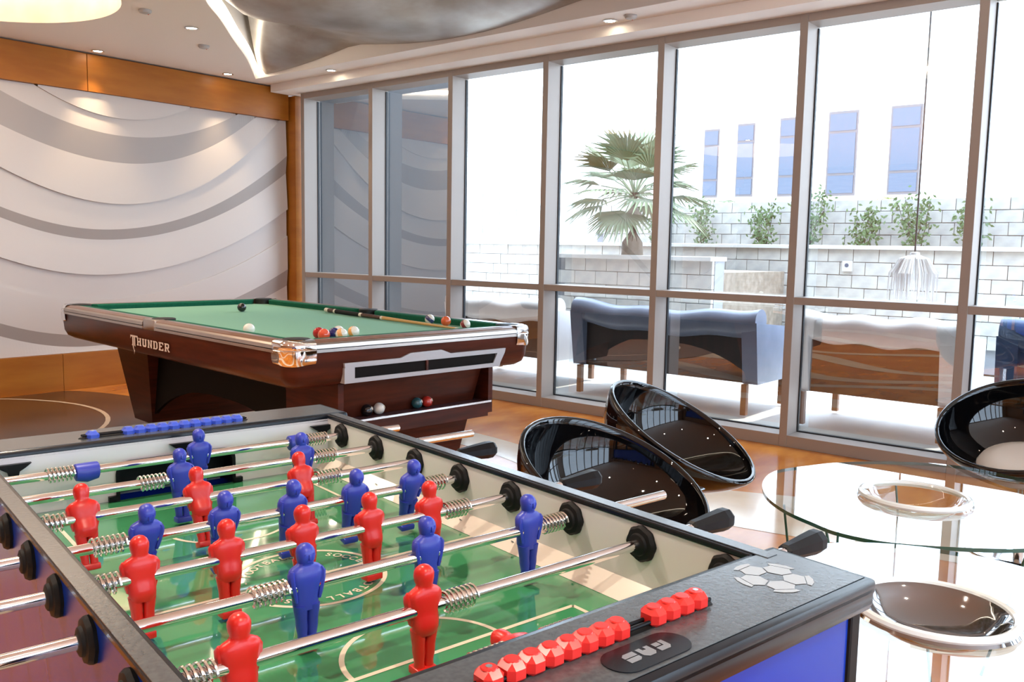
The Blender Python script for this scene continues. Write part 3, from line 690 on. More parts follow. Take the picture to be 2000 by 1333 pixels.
# apron
b = bm_new(); zt_, zb_ = ZP-0.05, 0.592
def rr_ring(hx, hy, r, z): return [(x, y, z) for x, y in rrect(hx, hy, r, 5)]
loft(b, [rr_ring(OW-0.002, OL-0.002, 0.08, zt_), rr_ring(OW-0.010, OL-0.012, 0.08, 0.645), rr_ring(OW-0.028, OL-0.025, 0.07, 0.61), rr_ring(OW-0.06, OL-0.05, 0.06, zb_)]); part('apron', b, 'mahogany', PT, True, label='dark mahogany apron')
# steel trim frame with a raised crest on the near apron
yf_ = -OL+0.0
b = bm_new()
fr = lambda pts: prism(b, pts, 'y', yf_-0.004, yf_+0.03)
z1_, z0_ = 0.694, 0.602; x0_, x1_ = -0.475, 0.53; x2_ = 0.487
fr([(x0_, z1_), (-0.16, z1_), (-0.10, z1_+0.020), (0.09, z1_+0.022), (0.15, z1_), (x1_, z1_), (x1_-0.006, z1_-0.022), (x0_+0.004, z1_-0.022)])
fr([(x0_, z0_), (x2_, z0_), (x2_+0.006, z0_+0.020), (x0_, z0_+0.020)])
fr([(x0_, z0_+0.02), (x0_+0.055, z0_+0.02), (x0_+0.055, z1_-0.022), (x0_, z1_-0.022)])
fr([(x2_-0.045, z0_+0.02), (x2_+0.006, z0_+0.02), (x1_-0.006, z1_-0.022), (x1_-0.06, z1_-0.022)])
part('trim_frame', b, 'steel_paint', PT, label='brushed steel frame with raised crest')
b = bm_new(); box(b, (0.0, yf_+0.010, (z0_+z1_)/2), (0.92, 0.016, 0.055)); part('recess_panel', b, 'dark_wood', PT)
b = bm_new(); box(b, (0.0, yf_+0.004, (z0_+z1_)/2), (0.012, 0.016, 0.052)); part('recess_divider', b, 'mahogany', PT)
# ball-return cabinet below the near end
yc0 = -1.36
b = bm_new()
box(b, (-0.465, yc0+0.22, 0.475), (0.03, 0.44, 0.24)); box(b, (0.465, yc0+0.22, 0.475), (0.03, 0.44, 0.24)); box(b, (0, yc0+0.22, 0.375), (0.90, 0.44, 0.075)); box(b, (0, yc0+0.44, 0.475), (0.94, 0.02, 0.24))
part('return_cabinet', b, 'mahogany', PT)
b = bm_new(); box(b, (0, yc0+0.425, 0.50), (0.90, 0.008, 0.18)); box(b, (0, yc0+0.21, 0.415), (0.90, 0.41, 0.004)); part('cabinet_lining', b, 'maroon', PT, label='dark red lining')
b = bm_new(); box(b, (0, yc0-0.004, 0.416), (0.93, 0.012, 0.010)); part('cabinet_strip', b, 'chrome_soft', PT)
b = bm_new(); cyl(b, (0.30, yc0+0.10, 0.555), (0.36, yc0+0.10, 0.555), 0.028, n=18); part('return_chute', b, 'chrome', PT, True)
# pedestals and arched stretcher
for sy, hx in ((-1, 0.42), (1, 0.42)):
    yc = sy*1.06
    b = bm_new(); loft(b, [[(-hx*0.86, yc-0.14, 0.04), (hx*0.86, yc-0.14, 0.04), (hx*0.86, yc+0.14, 0.04), (-hx*0.86, yc+0.14, 0.04)], [(-hx*1.04, yc-0.26, 0.60), (hx*1.04, yc-0.26, 0.60), (hx*1.04, yc+0.26, 0.60), (-hx*1.04, yc+0.26, 0.60)]]); pdst = part('pedestal', b, 'mahogany', PT)
    for q in (-1, 1):
        b = bm_new(); cyl(b, (q*hx*0.75, yc, 0), (q*hx*0.75, yc, 0.05), 0.03, n=14); part('foot', b, 'chrome_soft', pdst)
for q in (-1, 1):
    b = bm_new(); A_ = [(-1.0, 0.60)]+[(y, 0.34-0.26*(abs(y)/0.95)**2.6) for y in [-0.95+1.9*i/20 for i in range(21)]]+[(1.0, 0.60)]
    prism(b, A_, 'x', q*0.34-0.012, q*0.34+0.012); part('arched_stretcher', b, 'dark_wood', PT)
# lettering on the long apron
LET = {'H': [[(0, 0), (2.1, 0), (2.1, .9), (0, .9)], [(2.9, 0), (5, 0), (5, .9), (2.9, .9)], [(0, 6.1), (2.1, 6.1), (2.1, 7), (0, 7)], [(2.9, 6.1), (5, 6.1), (5, 7), (2.9, 7)], [(.4, .9), (1.8, .9), (1.8, 6.1), (.4, 6.1)], [(3.2, .9), (4.6, .9), (4.6, 6.1), (3.2, 6.1)], [(1.8, 3), (3.2, 3), (3.2, 4.1), (1.8, 4.1)]],
 'U': [[(0, 6.1), (2.1, 6.1), (2.1, 7), (0, 7)], [(2.9, 6.1), (5, 6.1), (5, 7), (2.9, 7)], [(.4, 1), (1.8, 1.4), (1.8, 6.1), (.4, 6.1)], [(3.2, 1.4), (4.6, 1), (4.6, 6.1), (3.2, 6.1)], [(.4, 1), (1.2, 0), (3.8, 0), (4.6, 1), (3.2, 1.4), (1.8, 1.4)]],
 'N': [[(0, 0), (2, 0), (2, .9), (0, .9)], [(.4, .9), (1.6, .9), (1.6, 6.1), (.4, 6.1)], [(0, 6.1), (1.9, 6.1), (1.9, 7), (0, 7)], [(3.4, 0), (4.6, 0), (4.6, 6.1), (3.4, 6.1)], [(3, 6.1), (5, 6.1), (5, 7), (3, 7)], [(1.6, 5), (3.4, 0), (3.4, 2), (1.6, 7)]],
 'D': [[(0, 0), (3.4, 0), (4.8, 1.3), (3.4, 1.6), (3, 1), (0, 1)], [(0, 6), (3, 6), (3.4, 5.4), (4.8, 5.7), (3.4, 7), (0, 7)], [(.4, 1), (1.8, 1), (1.8, 6), (.4, 6)], [(3.4, 1.6), (4.8, 1.3), (4.8, 5.7), (3.4, 5.4)]],
 'E': [[(0, 0), (4.8, 0), (4.8, 2), (3.9, 2), (3.9, 1), (0, 1)], [(0, 6), (3.9, 6), (3.9, 5), (4.8, 5), (4.8, 7), (0, 7)], [(.4, 1), (1.8, 1), (1.8, 6), (.4, 6)], [(1.8, 3), (3.4, 3), (3.4, 4.1), (1.8, 4.1)]],
 'R': [[(0, 0), (2.1, 0), (2.1, .9), (0, .9)], [(.4, .9), (1.8, .9), (1.8, 6), (.4, 6)], [(0, 6), (3.9, 6), (4.7, 6.3), (3.8, 7), (0, 7)], [(3.4, 4), (4.7, 3.7), (4.7, 6.3), (3.4, 6)], [(1.8, 2.9), (4, 2.9), (4.7, 3.7), (3.4, 4), (1.8, 4)], [(2.3, 2.9), (3.8, 0), (5.2, 0), (5.2, .9), (4.5, .9), (3.7, 2.9)]]}
b = bm_new()
def glyph(polys, x0, z0, sx_, sz_):
    for poly in polys: b.faces.new([b.verts.new((0, -(x0+x*sx_), z0+z*sz_)) for x, z in poly])
glyph([[(0, 6), (9, 6), (9, 7), (0, 7)], [(0, 4.6), (1, 6), (0, 6)], [(8, 6), (9, 4.8), (9, 6)], [(2.4, 1.4), (4.0, .6), (4.0, 6), (2.4, 6)], [(1.2, .6), (4.0, .6), (2.4, 1.4)], [(4.6, .8), (6.0, 0), (6.0, 6), (4.6, 6)], [(2.6, .6), (3.8, .6), (4.6, -2.2), (3.4, -1.4)], [(3.4, -1.4), (4.6, -2.2), (5.4, -2.0), (4.4, -5.2), (4.3, -2.6)]], -0.250, 0.640, 0.0110, 0.0088)
for i, ch in enumerate('HUNDER'): glyph(LET[ch], -0.163+0.0700*i, 0.650-0.002*i*0, 0.0118, 0.0062)
lx = -(OW-0.006)
part('side_lettering', b, 'letter', PT, loc=(lx-0.006, 0, 0.0), rot=(0, 0.0, 0), label='pale slab-serif lettering')
# balls and cue (things of their own)
pm = Matrix.Translation((3.073, 4.361, 0)) @ Matrix.Rotation(-0.089, 4, 'Z')
def ball(u, v, name, col, label, stripe=None, rot=(0, 0, 0), spot=True):
    p = pm @ Vector((v, u, ZB+0.001)); t = thing('pool_ball', label, 'ball', p, random.random()*0.01, 'pool balls on the table')
    m = ball_mat(name, col if stripe is None else (0.80, 0.76, 0.66))
    b = bm_new(); bmesh.ops.create_uvsphere(b, u_segments=24, v_segments=14, radius=0.0286); o = part('shell', b, m, t, True, (0, 0, 0.0286), rot)
    if stripe is not None:
        b = bm_new(); rg = []
        for k in range(7):
            z = -0.5+k/6.0; a = z*0.62*1.2; rg.append((0.02885*math.cos(a), 0.02885*math.sin(a)))
        rings = [[(r_*math.cos(2*PI*i/24), r_*math.sin(2*PI*i/24), z_) for i in range(24)] for r_, z_ in rg]
        loft(b, rings, caps=False); part('stripe', b, ball_mat(name+'_stripe', stripe), o, True)
    if spot:
        b = bm_new(); cyl(b, (0, 0, 0.0270), (0, 0, 0.02885), 0.0085, 0.0080, n=14); part('number_spot', b, 'ivory', o, rot=(PI/2.6, 0, 2.2))
ball(0.633, 0.121, 'black', (0.006, 0.006, 0.007), 'black pool ball alone on the far cloth', rot=(0, 0, 0))
ball(-0.715, -0.560, 'cue_white', (0.82, 0.78, 0.68), 'white cue ball beside the near long rail', spot=False)
ball(-1.075, -0.395, 'dark_red', (0.42, 0.012, 0.015), 'dark red pool ball in the near cluster')
ball(-1.150, -0.415, 'orange_red', (0.75, 0.09, 0.04), 'bright orange-red pool ball in the near cluster')
ball(-1.130, -0.345, 'navy', (0.012, 0.02, 0.14), 'dark blue pool ball in the near cluster')
ball(-1.060, -0.275, 'amber', (0.72, 0.36, 0.08), 'amber pool ball in the near cluster farther from the rail', stripe=(0.72, 0.34, 0.06), rot=(0.4, 0.2, 0))
ball(-1.115, -0.225, 'orange', (0.8, 0.40, 0.12), 'orange striped pool ball at the cluster end', stripe=(0.8, 0.36, 0.08), rot=(1.2, 0.4, 0))
ball(-1.175, -0.335, 'yellow_stripe', (0.8, 0.5, 0.2), 'pale striped pool ball touching the near rail', stripe=(0.78, 0.38, 0.14), rot=(0.9, 1.0, 0))
ball(-0.748, 0.560, 'navy_stripe', (0.02, 0.03, 0.15), 'white and navy striped pool ball by the far rail', stripe=(0.03, 0.04, 0.16), rot=(0.5, 0.5, 0))
ball(-0.900, 0.552, 'orange2', (0.78, 0.12, 0.03), 'orange pool ball by the far rail beside the cue')
ball(-1.120, 0.500, 'maroon_stripe', (0.3, 0.02, 0.03), 'white and maroon striped pool ball near the cue tip', stripe=(0.25, 0.02, 0.03), rot=(1.0, 0.3, 0))
for i, (x, nm, c, l) in enumerate([(-0.28, 'tray_black', (0.01, 0.01, 0.012), 'black pool ball in the return tray'), (-0.21, 'tray_white', (0.75, 0.72, 0.66), 'white pool ball in the return tray'), (0.02, 'tray_teal', (0.02, 0.10, 0.12), 'dark teal pool ball in the return tray'), (0.085, 'tray_red', (0.5, 0.03, 0.02), 'red pool ball in the return tray')]):
    p = pm @ Vector((x, yc0+0.06, 0.417)); t = thing('pool_ball', l, 'ball', p, 0, 'pool balls in the return tray')
    b = bm_new(); bmesh.ops.create_uvsphere(b, u_segments=20, v_segments=12, radius=0.0286); part('shell', b, ball_mat(nm, c), t, True, (0, 0, 0.0286))
    b = bm_new(); cyl(b, (0, 0, 0.0270), (0, 0, 0.02885), 0.0085, 0.008, n=12); part('number_spot', b, 'ivory', t, loc=(0, 0, 0.0286), rot=(1.2, 0, 0.6))
c0 = pm @ Vector((0.565, 0.02, ZP+0.012)); 
ca, cb = pm @ Vector((0.555, 0.315, ZB+0.017)), pm @ Vector((0.44, -1.13, ZB+0.010))
cue = thing('cue_stick', 'wooden pool cue lying along the far cushion', 'cue', ca, 0)
dcue = cb-ca
def seg(t0, t1, r0_, r1_, m, nm): 
    b = bm_new(); cyl(b, dcue*t0, dcue*t1, r0_, r1_, n=12); part(nm, b, m, cue, True)
seg(0, .03, .0150, .0150, 'ivory', 'butt_cap'); seg(.03, .08, .0148, .0146, 'cue_dark', 'butt'); seg(.08, .095, .0147, .0146, 'ivory', 'ring'); seg(.095, .30, .0146, .0138, 'rubber', 'wrap'); seg(.30, .32, .0139, .0137, 'ivory', 'ring'); seg(.32, .47, .0136, .0122, 'cue_dark', 'forearm'); seg(.47, .485, .0124, .0122, 'ivory', 'joint'); seg(.485, .985, .0118, .0065, 'cue_tan', 'shaft'); seg(.985, 1.0, .0066, .0064, 'ivory', 'ferrule')

# ================================================================== BOWL CHAIRS
def bowl_chair(C_, n, label, cushion=False):
    C_ = Vector(C_); n = Vector(n).normalized(); R = 0.32
    ax = (n*0.55+Vector((0, 0, 1))*0.45).normalized(); B_ = C_-ax*0.27
    base = Vector((B_.x, B_.y, 0)); t = thing('bowl_chair', label, 'chair', base, 0, 'black bowl chairs')
    e1 = n.cross(Vector((0, 0, 1))).normalized()
    def ring(s, R_, dep, N=56):
        k = s**1.45; rad = R_*(1-(1-s)**1.75)
        nn = (Vector((0, 0, 1))*(1-k)+ax*0.6*k*(1-k)*2+n*k).normalized(); f1 = (e1-nn*e1.dot(nn)).normalized(); f2 = nn.cross(f1)
        c = (B_-ax*dep)+((C_)-(B_-ax*dep))*k-base
        return [c+rad*(math.cos(2*PI*i/N)*f1+math.sin(2*PI*i/N)*f2) for i in range(N)]
    b = bm_new()
    outer = [ring(s, R, 0.0) for s in (0.04, .12, .22, .32, .42, .52, .62, .72, .82, .91, .97, 1.0)]
    lip = [[p+n*0.006 for p in ring(1.0, R-0.004, 0)], [p+n*0.008 for p in ring(1.0, R-0.011, 0)], [p+n*0.004 for p in ring(1.0, R-0.018, 0)]]
    inner = [ring(s, R-0.020, -0.018) for s in (.97, .91, .82, .72, .62, .52, .42, .32, .22, .12, .04)]
    loft(b, outer+lip+inner); me = mesh(b, 'shell', 'black_gloss'); me.shade_smooth(); obj('shell', me, t, label='glossy black bowl shell')
    zb = B_.z
    b = bm_new(); lathe(b, [(0.05, zb-0.012), (0.085, zb+0.004), (0.085, zb+0.022), (0.02, zb+0.022)], 24); part('swivel_plate', b, 'black', t, True)
    b = bm_new(); cyl(b, (0, 0, 0.02), (0, 0, zb), 0.028, 0.026, n=20); part('pedestal', b, 'chrome', t, True)
    b = bm_new(); lathe(b, [(0.0, 0.0), (0.20, 0.0), (0.205, 0.006), (0.19, 0.013), (0.06, 0.022), (0.03, 0.035)], 40); part('base_plate', b, 'chrome', t, True)
    if cushion:
        cc = B_+ax*0.075-base; b = bm_new()
        q = ax.to_track_quat('Z', 'Y').to_matrix()
        rings = []
        for z, r in ((-.045, .06), (-.035, .13), (-.01, .165), (.02, .172), (.042, .155), (.055, .10), (.058, .03)):
            rings.append([cc+q @ Vector((r*math.cos(2*PI*i/28), r*math.sin(2*PI*i/28), z)) for i in range(28)])
        loft(b, rings); part('seat_cushion', b, 'white_seat', t, True, label='round white seat cushion')
    return t
bowl_chair((2.27, 1.447, 0.517), (-0.001, -0.426, 0.905), 'glossy black bowl chair beside the football table')
bowl_chair((2.975, 1.597, 0.533), (0.098, -0.495, 0.863), 'glossy black bowl chair behind the one beside the football table')
bowl_chair((3.975, 0.617, 0.551), (-0.471, 0.102, 0.876), 'glossy black bowl chair with a white seat cushion', True)

# ================================================================== GLASS COFFEE TABLES
def glass_table(outline, dc, label, zt=0.45, dish_dark=False):
    cx = sum(p[0] for p in outline)/len(outline); cy = sum(p[1] for p in outline)/len(outline)
    t = thing('glass_table', label, 'coffee table', (cx, cy, 0), 0, 'round glass coffee tables')
    ol = [(p.x-cx, p.y-cy) for p in spline(outline, 8, True)]; n = len(ol); dx, dy = dc[0]-cx, dc[1]-cy; RD = 0.165
    hole = [(dx+RD*math.cos(2*PI*i/48), dy+RD*math.sin(2*PI*i/48)) for i in range(48)]
    obj('glass_top', fill_mesh('glass_top', [ol, hole], 'tglass', zt), t, label='clear glass top')
    b = bm_new()
    V = [[b.verts.new((x, y, z)) for x, y in ol] for z in (zt-0.0115, zt-0.0005)]
    for i in range(n): b.faces.new((V[0][i], V[0][(i+1) % n], V[1][(i+1) % n], V[1][i]))
    part('glass_rim', b, 'glass_edge', t, True, label='dark green glass edge')
    b = bm_new(); N = 48
    prof = [(RD+0.004, zt), (RD-0.004, zt+0.012), (RD-0.016, zt+0.014), (RD-0.026, zt+0.006), (RD-0.034, zt-0.010), (RD*0.62, zt-0.038), (RD*0.32, zt-0.052), (0.004, zt-0.056)]
    loft(b, [[(dx+r*math.cos(2*PI*i/N), dy+r*math.sin(2*PI*i/N), z) for i in range(N)] for r, z in prof], caps=False); part('dish', b, 'dish_mirror' if dish_dark else 'tglass', t, True, label='moulded round dish in the top')
    b = bm_new(); tube(b, [(dx+(RD-0.008)*math.cos(2*PI*i/N), dy+(RD-0.008)*math.sin(2*PI*i/N), zt+0.011) for i in range(N+1)], 0.010, 8); part('dish_ring', b, 'ring_glass', t, True)
    for k in range(3):
        th = 2*PI*k/3+0.55
        b = bm_new(); d = Vector((math.cos(th), math.sin(th), 0)); s_ = Vector((-d.y, d.x, 0))
        P0, P1 = d*0.38, d*0.28
        for sgn in (1, -1):
            b.faces.new([b.verts.new(P0+s_*0.09+Vector((0, 0, zt-0.012))), b.verts.new(P0-s_*0.09+Vector((0, 0, zt-0.012))), b.verts.new(P1-s_*0.12), b.verts.new(P1+s_*0.12)][::sgn]) if sgn == 1 else None
        part('glass_leg', b, 'tglass', t)
        b = bm_new()
        for q in (-1, 1): tube(b, [P0+s_*0.09*q+Vector((0, 0, zt-0.012)), P1+s_*0.12*q], 0.004, 6)
        part('leg_edge', b, 'glass_edge', t)
O1 = [(2.754, 1.17), (2.60, 1.092), (2.491, 0.987), (2.425, 0.875), (2.388, 0.79), (2.395, 0.67), (2.464, 0.538), (2.594, 0.374), (2.80, 0.27), (3.05, 0.26), (3.28, 0.35), (3.43, 0.53), (3.47, 0.733), (3.374, 0.921), (3.229, 1.06), (3.08, 1.14), (2.924, 1.197)]
glass_table(O1, (2.885, 0.725), 'round glass table between the bowl chairs')
O2 = [(1.97+0.47*math.cos(2*PI*i/16+0.3)*(1.0), 0.44+0.44*math.sin(2*PI*i/16+0.3)) for i in range(16)]
glass_table(O2, (1.97, 0.44), 'round glass table with mirrored dish beside the blue football table end', 0.452, True)

# ================================================================== OUTSIDE
b = bm_new(); box(b, (60+XG, 0, -0.07), (120, 160, 0.1)); struct(part('ground_terrace', b, 'terrace'), 'pale tiled terrace outside the windows')
b = bm_new(); box(b, (5.9, 1.4, 3.06), (0.95, 13, 0.18)); struct(part('sun_block_slab', b, 'render_white'), 'unseen white slab added to keep sun off the indoor floor')  # out of view, added so no sun patch falls indoors
b = bm_new(); box(b, (6.72, 7.55, 1.6), (2.45, 0.25, 3.3)); struct(part('wall_outside', b, 'ext_grey'), 'grey wall beyond the first two windows, shade put into its colour')
# block walls
b = bm_new(); box(b, (0, 0, 0), (0.05, 0.275, 0.140), bev=0.005); me_blk = mesh(b, 'block', 'block')
b = bm_new(); box(b, (0, 0, 0), (0.05, 0.135, 0.140), bev=0.005); me_blkh = mesh(b, 'block', 'block')
def block_wall(name, X, y0, y1, z0, z1, label, cap=True):
    w = struct(obj(name, None, loc=(X, (y0+y1)/2, 0)), label)
    b = bm_new(); box(b, (0.13, 0, z1/2), (0.2, y1-y0, z1)); part('core', b, 'block_core', w)
    rows = int(round((z1-z0)/0.145))
    for r in range(rows):
        z = z0+0.145*r+0.0725; y = y0+(0 if r % 2 else 0.14)
        if r % 2 == 0: obj('block', me_blkh, w, (random.uniform(-.004, .004), y0+0.07-(y0+y1)/2, z))
        while y+0.28 <= y1+0.001:
            obj('block', me_blk, w, (random.uniform(-.006, .006), y+0.14-(y0+y1)/2, z)); y += 0.28
    if cap:
        b = bm_new(); box(b, (0.09, 0, z1+0.02), (0.36, y1-y0+0.02, 0.045), bev=0.006); part('coping', b, 'coping', w)
block_wall('wall_garden_low', 10.0, 0.38, 9.34, 0.255, 1.27, 'low split-face block wall with stone coping')
block_wall('wall_garden_high', 11.2, -0.22, 7.62, 1.02, 1.89, 'higher block wall with climbing plants', False)
block_wall('wall_planter', 8.0, 4.02, 5.98, 0.40, 1.12, 'nearer block planter holding the fan palm')
# bright soil / gravel between the walls
b = bm_new(); box(b, (10.75, 4.2, 0.55), (0.85, 7.4, 1.1)); struct(part('ground_planting_bed', b, 'palm_trunk'), 'planting bed behind the low wall')
b = bm_new(); box(b, (9.0, 5.0, 0.5), (1.7, 1.9, 1.0)); struct(part('ground_planter_soil', b, 'palm_trunk'), 'soil of the palm planter')

def fan_leaf(b, o, d, L_, spread, nleaf):
    d = Vector(d).normalized(); side = d.cross(Vector((0, 0, 1)))
    side = side.normalized() if side.length > 0.05 else Vector((0, 1, 0)); up = side.cross(d)
    for i in range(nleaf):
        t = (i/(nleaf-1)-0.5)*spread; dd = (d*math.cos(t)+side*math.sin(t)).normalized(); l = L_*(0.72+0.28*math.cos(t*0.8))*random.uniform(.92, 1.05)
        w = side*math.cos(t)-d*math.sin(t); mid = o+dd*l*0.55+up*0.02; tip = o+dd*l-Vector((0, 0, 0.10*l*l*4*random.uniform(.3, 1)))
        a0 = b.verts.new(o); m1 = b.verts.new(mid+w*0.020); m2 = b.verts.new(mid-w*0.020); tp = b.verts.new(tip); mm = b.verts.new(mid-up*0.012)
        b.faces.new((a0, m1, mm)); b.faces.new((a0, mm, m2)); b.faces.new((m1, tp, mm)); b.faces.new((mm, tp, m2))
FP = thing('fan_palm', 'large fan palm in the block planter', 'palm', (8.42, 5.23, 1.0))
b = bm_new(); tube(b, [(0, 0, 0), (0.0, 0.01, 0.3), (0, 0.0, 0.6), (0, 0, 0.85)], [.13, .115, .10, .07], 12); part('trunk', b, 'palm_trunk', FP, True)
for k in range(26):
    az = k*2.39996; el = 1.25-1.75*(k/25)
    d = Vector((math.cos(az)*math.cos(el), math.sin(az)*math.cos(el), math.sin(el)))
    o = Vector((0, 0, 0.82)); q = o+d*(0.34+0.10*random.random())
    b = bm_new(); tube(b, [o, (o+q)/2+Vector((0, 0, .02)), q], [.012, .009, .007], 5); fan_leaf(b, q, (d+Vector((0, 0, -0.12))), 0.52, 2.3, 17); part('frond', b, 'palm_leaf', FP)
def feather_palm(loc, s, m, label):
    t = thing('feather_palm', label, 'palm', loc)
    b = bm_new(); tube(b, [(0, 0, -loc[2]-0.02), (0, 0, 0.45*s)], [.07*s, .06*s], 9); part('trunk', b, 'palm_trunk', t, True)
    for k in range(15):
        az = k*2.39996; b = bm_new(); dx, dy = math.cos(az), math.sin(az); L_ = s*random.uniform(.75, 1.0); lift = random.uniform(.35, .95)
        pts = [Vector((dx*L_*u*0.8, dy*L_*u*0.8, 0.45*s+L_*(lift*u-0.95*u*u))) for u in [i/7 for i in range(8)]]
        tube(b, pts, 0.008*s, 4)
        for i in range(1, 8):
            for q in (-1, 1):
                sd = Vector((-dy, dx, 0))*q; p = pts[i]; tip = p+(sd*0.24+Vector((dx, dy, 0))*0.13+Vector((0, 0, -.05)))*s
                b.faces.new([b.verts.new(p), b.verts.new(p+Vector((dx, dy, 0))*0.05*s), b.verts.new(tip)])
        part('frond', b, m, t)
feather_palm((13.5, 4.33, 1.5), 0.85, 'palm_yellow', 'small yellow-green feather palm above the high block wall')
feather_palm((15.0, 7.6, 1.55), 1.05, 'palm_leaf', 'small feather palm beside the far narrow windows')
# climbing plants on the high wall
for i, (y, h, s) in enumerate([(2.35, 0.62, 1.0), (2.95, 0.70, 1.2), (3.55, 0.55, 1.0), (4.25, 0.78, 1.1), (4.85, 0.62, 1.0), (5.7, 0.66, 1.0), (6.4, 0.6, 1.0)]):
    t = thing('climbing_plant', 'leafy climbing plant number %d along the high wall counted from the sitting chair side' % (i+1), 'plant', (11.02, y, 1.1), 0, 'climbing plants on the garden wall')
    t['label'] = ['sparse climbing plant nearest the right end of the high wall', 'bushy climbing plant behind the hanging white pendant', 'thin climbing plant left of the bushy one', 'tall climbing plant reaching over the wall top', 'climbing plant behind the mullion of the fifth bay', 'climbing plant right of the fan palm', 'climbing plant behind the fan palm fronds'][i]
    b = bm_new(); tips = []
    for k in range(5):
        a = random.uniform(-.45, .45); p = [Vector((0, 0, 0))]
        for j in range(1, 6): p.append(Vector((random.uniform(-.03, .01), a*0.55*h*(j/5)*s+random.uniform(-.03, .03), h*j/5*random.uniform(.9, 1.15))))
        tube(b, p, [.008, .007, .006, .005, .004, .003], 4); tips += p[2:]
    part('stem', b, 'stem', t)
    b = bm_new()
    for p in tips:
        for j in range(14):
            c = p+Vector((random.uniform(-.05, .03), random.gauss(0, .07), random.gauss(0, .06))); e1 = Vector((random.uniform(-.3, .3), random.uniform(-1, 1), random.uniform(-1, 1))).normalized()*0.030; e2 = e1.cross(Vector((1, random.uniform(-.5, .5), 0))).normalized()*0.014
            b.faces.new([b.verts.new(c-e1), b.verts.new(c+e2), b.verts.new(c+e1), b.verts.new(c-e2)])
    lf = part('foliage', b, 'creeper', t); lf['kind'] = 'stuff'
# white building
BD = thing('office_building', 'bright white rendered building with tall narrow windows', 'building', (25, 5, 0))
b = bm_new(); box(b, (4.0, -1.0, 6.0), (8, 32.6, 12)); part('facade', b, 'render_white', BD)
for (ya, yb, z0, z1) in [(12.55, 13.05, 2.88, 4.96), (11.40, 11.95, 2.88, 5.05), (10.0, 10.62, 2.86, 5.12), (8.38, 9.2, 2.84, 5.18), (6.72, 7.52, 2.84, 5.2)]:
    w = part('window', (lambda bb: (box(bb, (0.02, (ya+yb)/2-5, (z0+z1)/2), (0.10, yb-ya, z1-z0)), bb)[1])(bm_new()), 'far_frame', BD)
    for (f0, f1) in ((0.03, 0.24), (0.27, 0.74), (0.77, 0.97)):
        b = bm_new(); box(b, (-0.04, (ya+yb)/2-5, z0+(z1-z0)*(f0+f1)/2), (0.02, (yb-ya)*0.88, (z1-z0)*(f1-f0))); part('pane', b, 'far_glass', w)
b = bm_new(); box(b, (-0.15, 4, 2.62), (0.3, 22, 0.14)); part('ledge', b, 'render_white', BD)
for (x, y, w_, h_, lab) in [(120, 118, 9, 15.5, 'pale distant tower block seen through the third window'), (125, 104, 12, 12.5, 'wider pale distant block beside the distant tower')]:
    t = thing('distant_building', lab, 'building', (x, y, 0))
    b = bm_new(); box(b, (0, 0, h_/2), (8, w_, h_)); part('tower', b, 'far_tower', t)
    for i in range(3):
        for j in range(3):
            b = bm_new(); box(b, (-4.05, -w_/3+w_/3*i, h_-2.0-3.0*j), (0.2, 1.0, 1.4)); part('window', b, 'haze_glass', t)
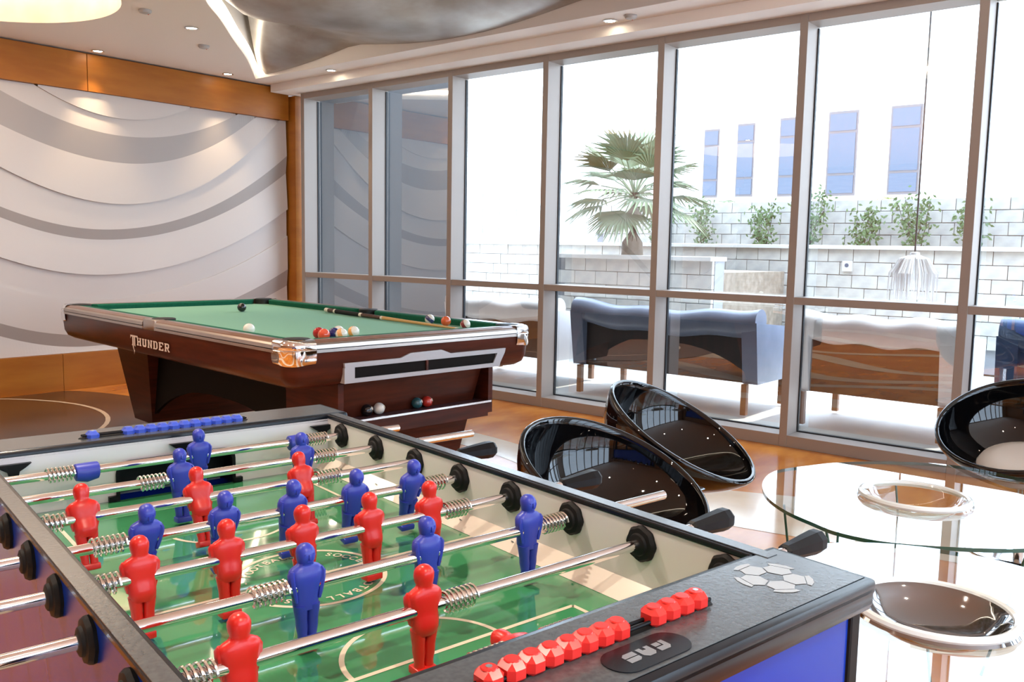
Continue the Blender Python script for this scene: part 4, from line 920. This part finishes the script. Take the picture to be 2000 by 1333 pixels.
# outdoor sofas with their backs to the glass
def sofa(y0, y1, X, ztop, cover, label, dip=0.045, wood='sofa_wood', lo=0.235):
    W = y1-y0; t = thing('outdoor_sofa', label, 'sofa', (X, (y0+y1)/2, 0), 0, 'outdoor sofas beyond the glass'); h = W/2
    b = bm_new(); box(b, (0.10, 0, (lo+ztop-0.16)/2), (0.06, W-0.14, ztop-0.16-lo), bev=0.006); part('back_panel', b, wood, t, label='dark timber back panel')
    b = bm_new(); box(b, (0.46, 0, 0.34), (0.72, W-0.10, 0.14), bev=0.01); part('seat_frame', b, wood, t)
    b = bm_new(); box(b, (0.50, 0, 0.465), (0.62, W-0.16, 0.13), bev=0.035); part('seat_cushion', b, cover, t, True)
    b = bm_new(); rings = []
    for i in range(25):
        u = -1+2*i/24; y = u*(h-0.02); zc = ztop-0.085-dip*(1-u*u)+0.012*math.sin(9*u); rx, rz = 0.10, 0.088
        rings.append([(0.08+rx*math.cos(2*PI*k/16), y, zc+rz*math.sin(2*PI*k/16)+(-0.03 if math.sin(2*PI*k/16) < -0.3 else 0)) for k in range(16)])
    loft(b, rings); part('back_roll', b, cover, t, True, label='padded roll along the sofa back')
    for s in (-1, 1):
        b = bm_new(); loft(b, [[(x, s*(h-0.01-0.02*dx_), z) for x, z in ((-0.02, ztop-0.10), (0.75, ztop-0.17), (0.72, lo), (0.05, lo))] for dx_ in (0, 6)]); part('arm', b, cover, t)
        for xx in (0.03, 0.72):
            b = bm_new(); box(b, (xx, s*(h-0.10), lo/2), (0.045, 0.045, lo), bev=0.004); part('leg', b, 'brown_leg', t)
sofa(2.66, 4.36, 6.05, 0.80, 'sofa_vinyl', 'outdoor sofa with a dark timber back and sagging grey-blue roll')
sofa(4.52, 5.85, 6.05, 0.79, 'sofa_white', 'outdoor sofa with pale covers left of the grey-blue one')
sofa(1.30, 2.42, 6.05, 0.81, 'sofa_white', 'outdoor sofa with white top right of the grey-blue one', 0.02)
sofa(-0.45, 1.12, 6.05, 0.83, 'sofa_navy', 'navy outdoor sofa at the right edge of the windows', 0.02, 'sofa_navy')
# shaggy white form in the pane, built as a pendant outside the glass
t = thing('pendant_lamp', 'shaggy white pendant shape on a thin cord, placed outside the window', 'lamp', (6.5, 1.74, 0.95))
b = bm_new(); tube(b, [(0, 0, 0.26), (0, 0, 2.02)], 0.006, 6); part('cord', b, 'gasket', t)
b = bm_new()
for k in range(60):
    a = random.uniform(0, 2*PI); r = random.uniform(.07, .17); z1 = random.uniform(-0.06, 0.08)
    tube(b, [(0.01*math.cos(a), 0.01*math.sin(a), 0.27), (r*0.6*math.cos(a), r*0.6*math.sin(a), 0.24), (r*math.cos(a), r*math.sin(a), 0.14), (r*1.02*math.cos(a), r*1.02*math.sin(a), z1)], [.006, .008, .007, .003], 4)
sh = part('raffia_shade', b, 'shade_white', t); sh['kind'] = 'stuff'
b = bm_new(); lathe(b, [(0.01, 0.29), (0.03, 0.285), (0.035, 0.25), (0.01, 0.24)], 14); part('cap', b, 'shade_white', t, True)
# little square fixture on the low wall
t = thing('wall_fixture', 'small square fixture on the low block wall', 'light', (9.96, 3.37, 1.02))
b = bm_new(); box(b, (0, 0, 0.06), (0.05, 0.11, 0.12), bev=0.006); part('housing', b, 'coping', t)
b = bm_new(); cyl(b, (-0.03, 0, 0.07), (-0.02, 0, 0.07), 0.022, n=12); part('lens', b, 'far_glass', t)
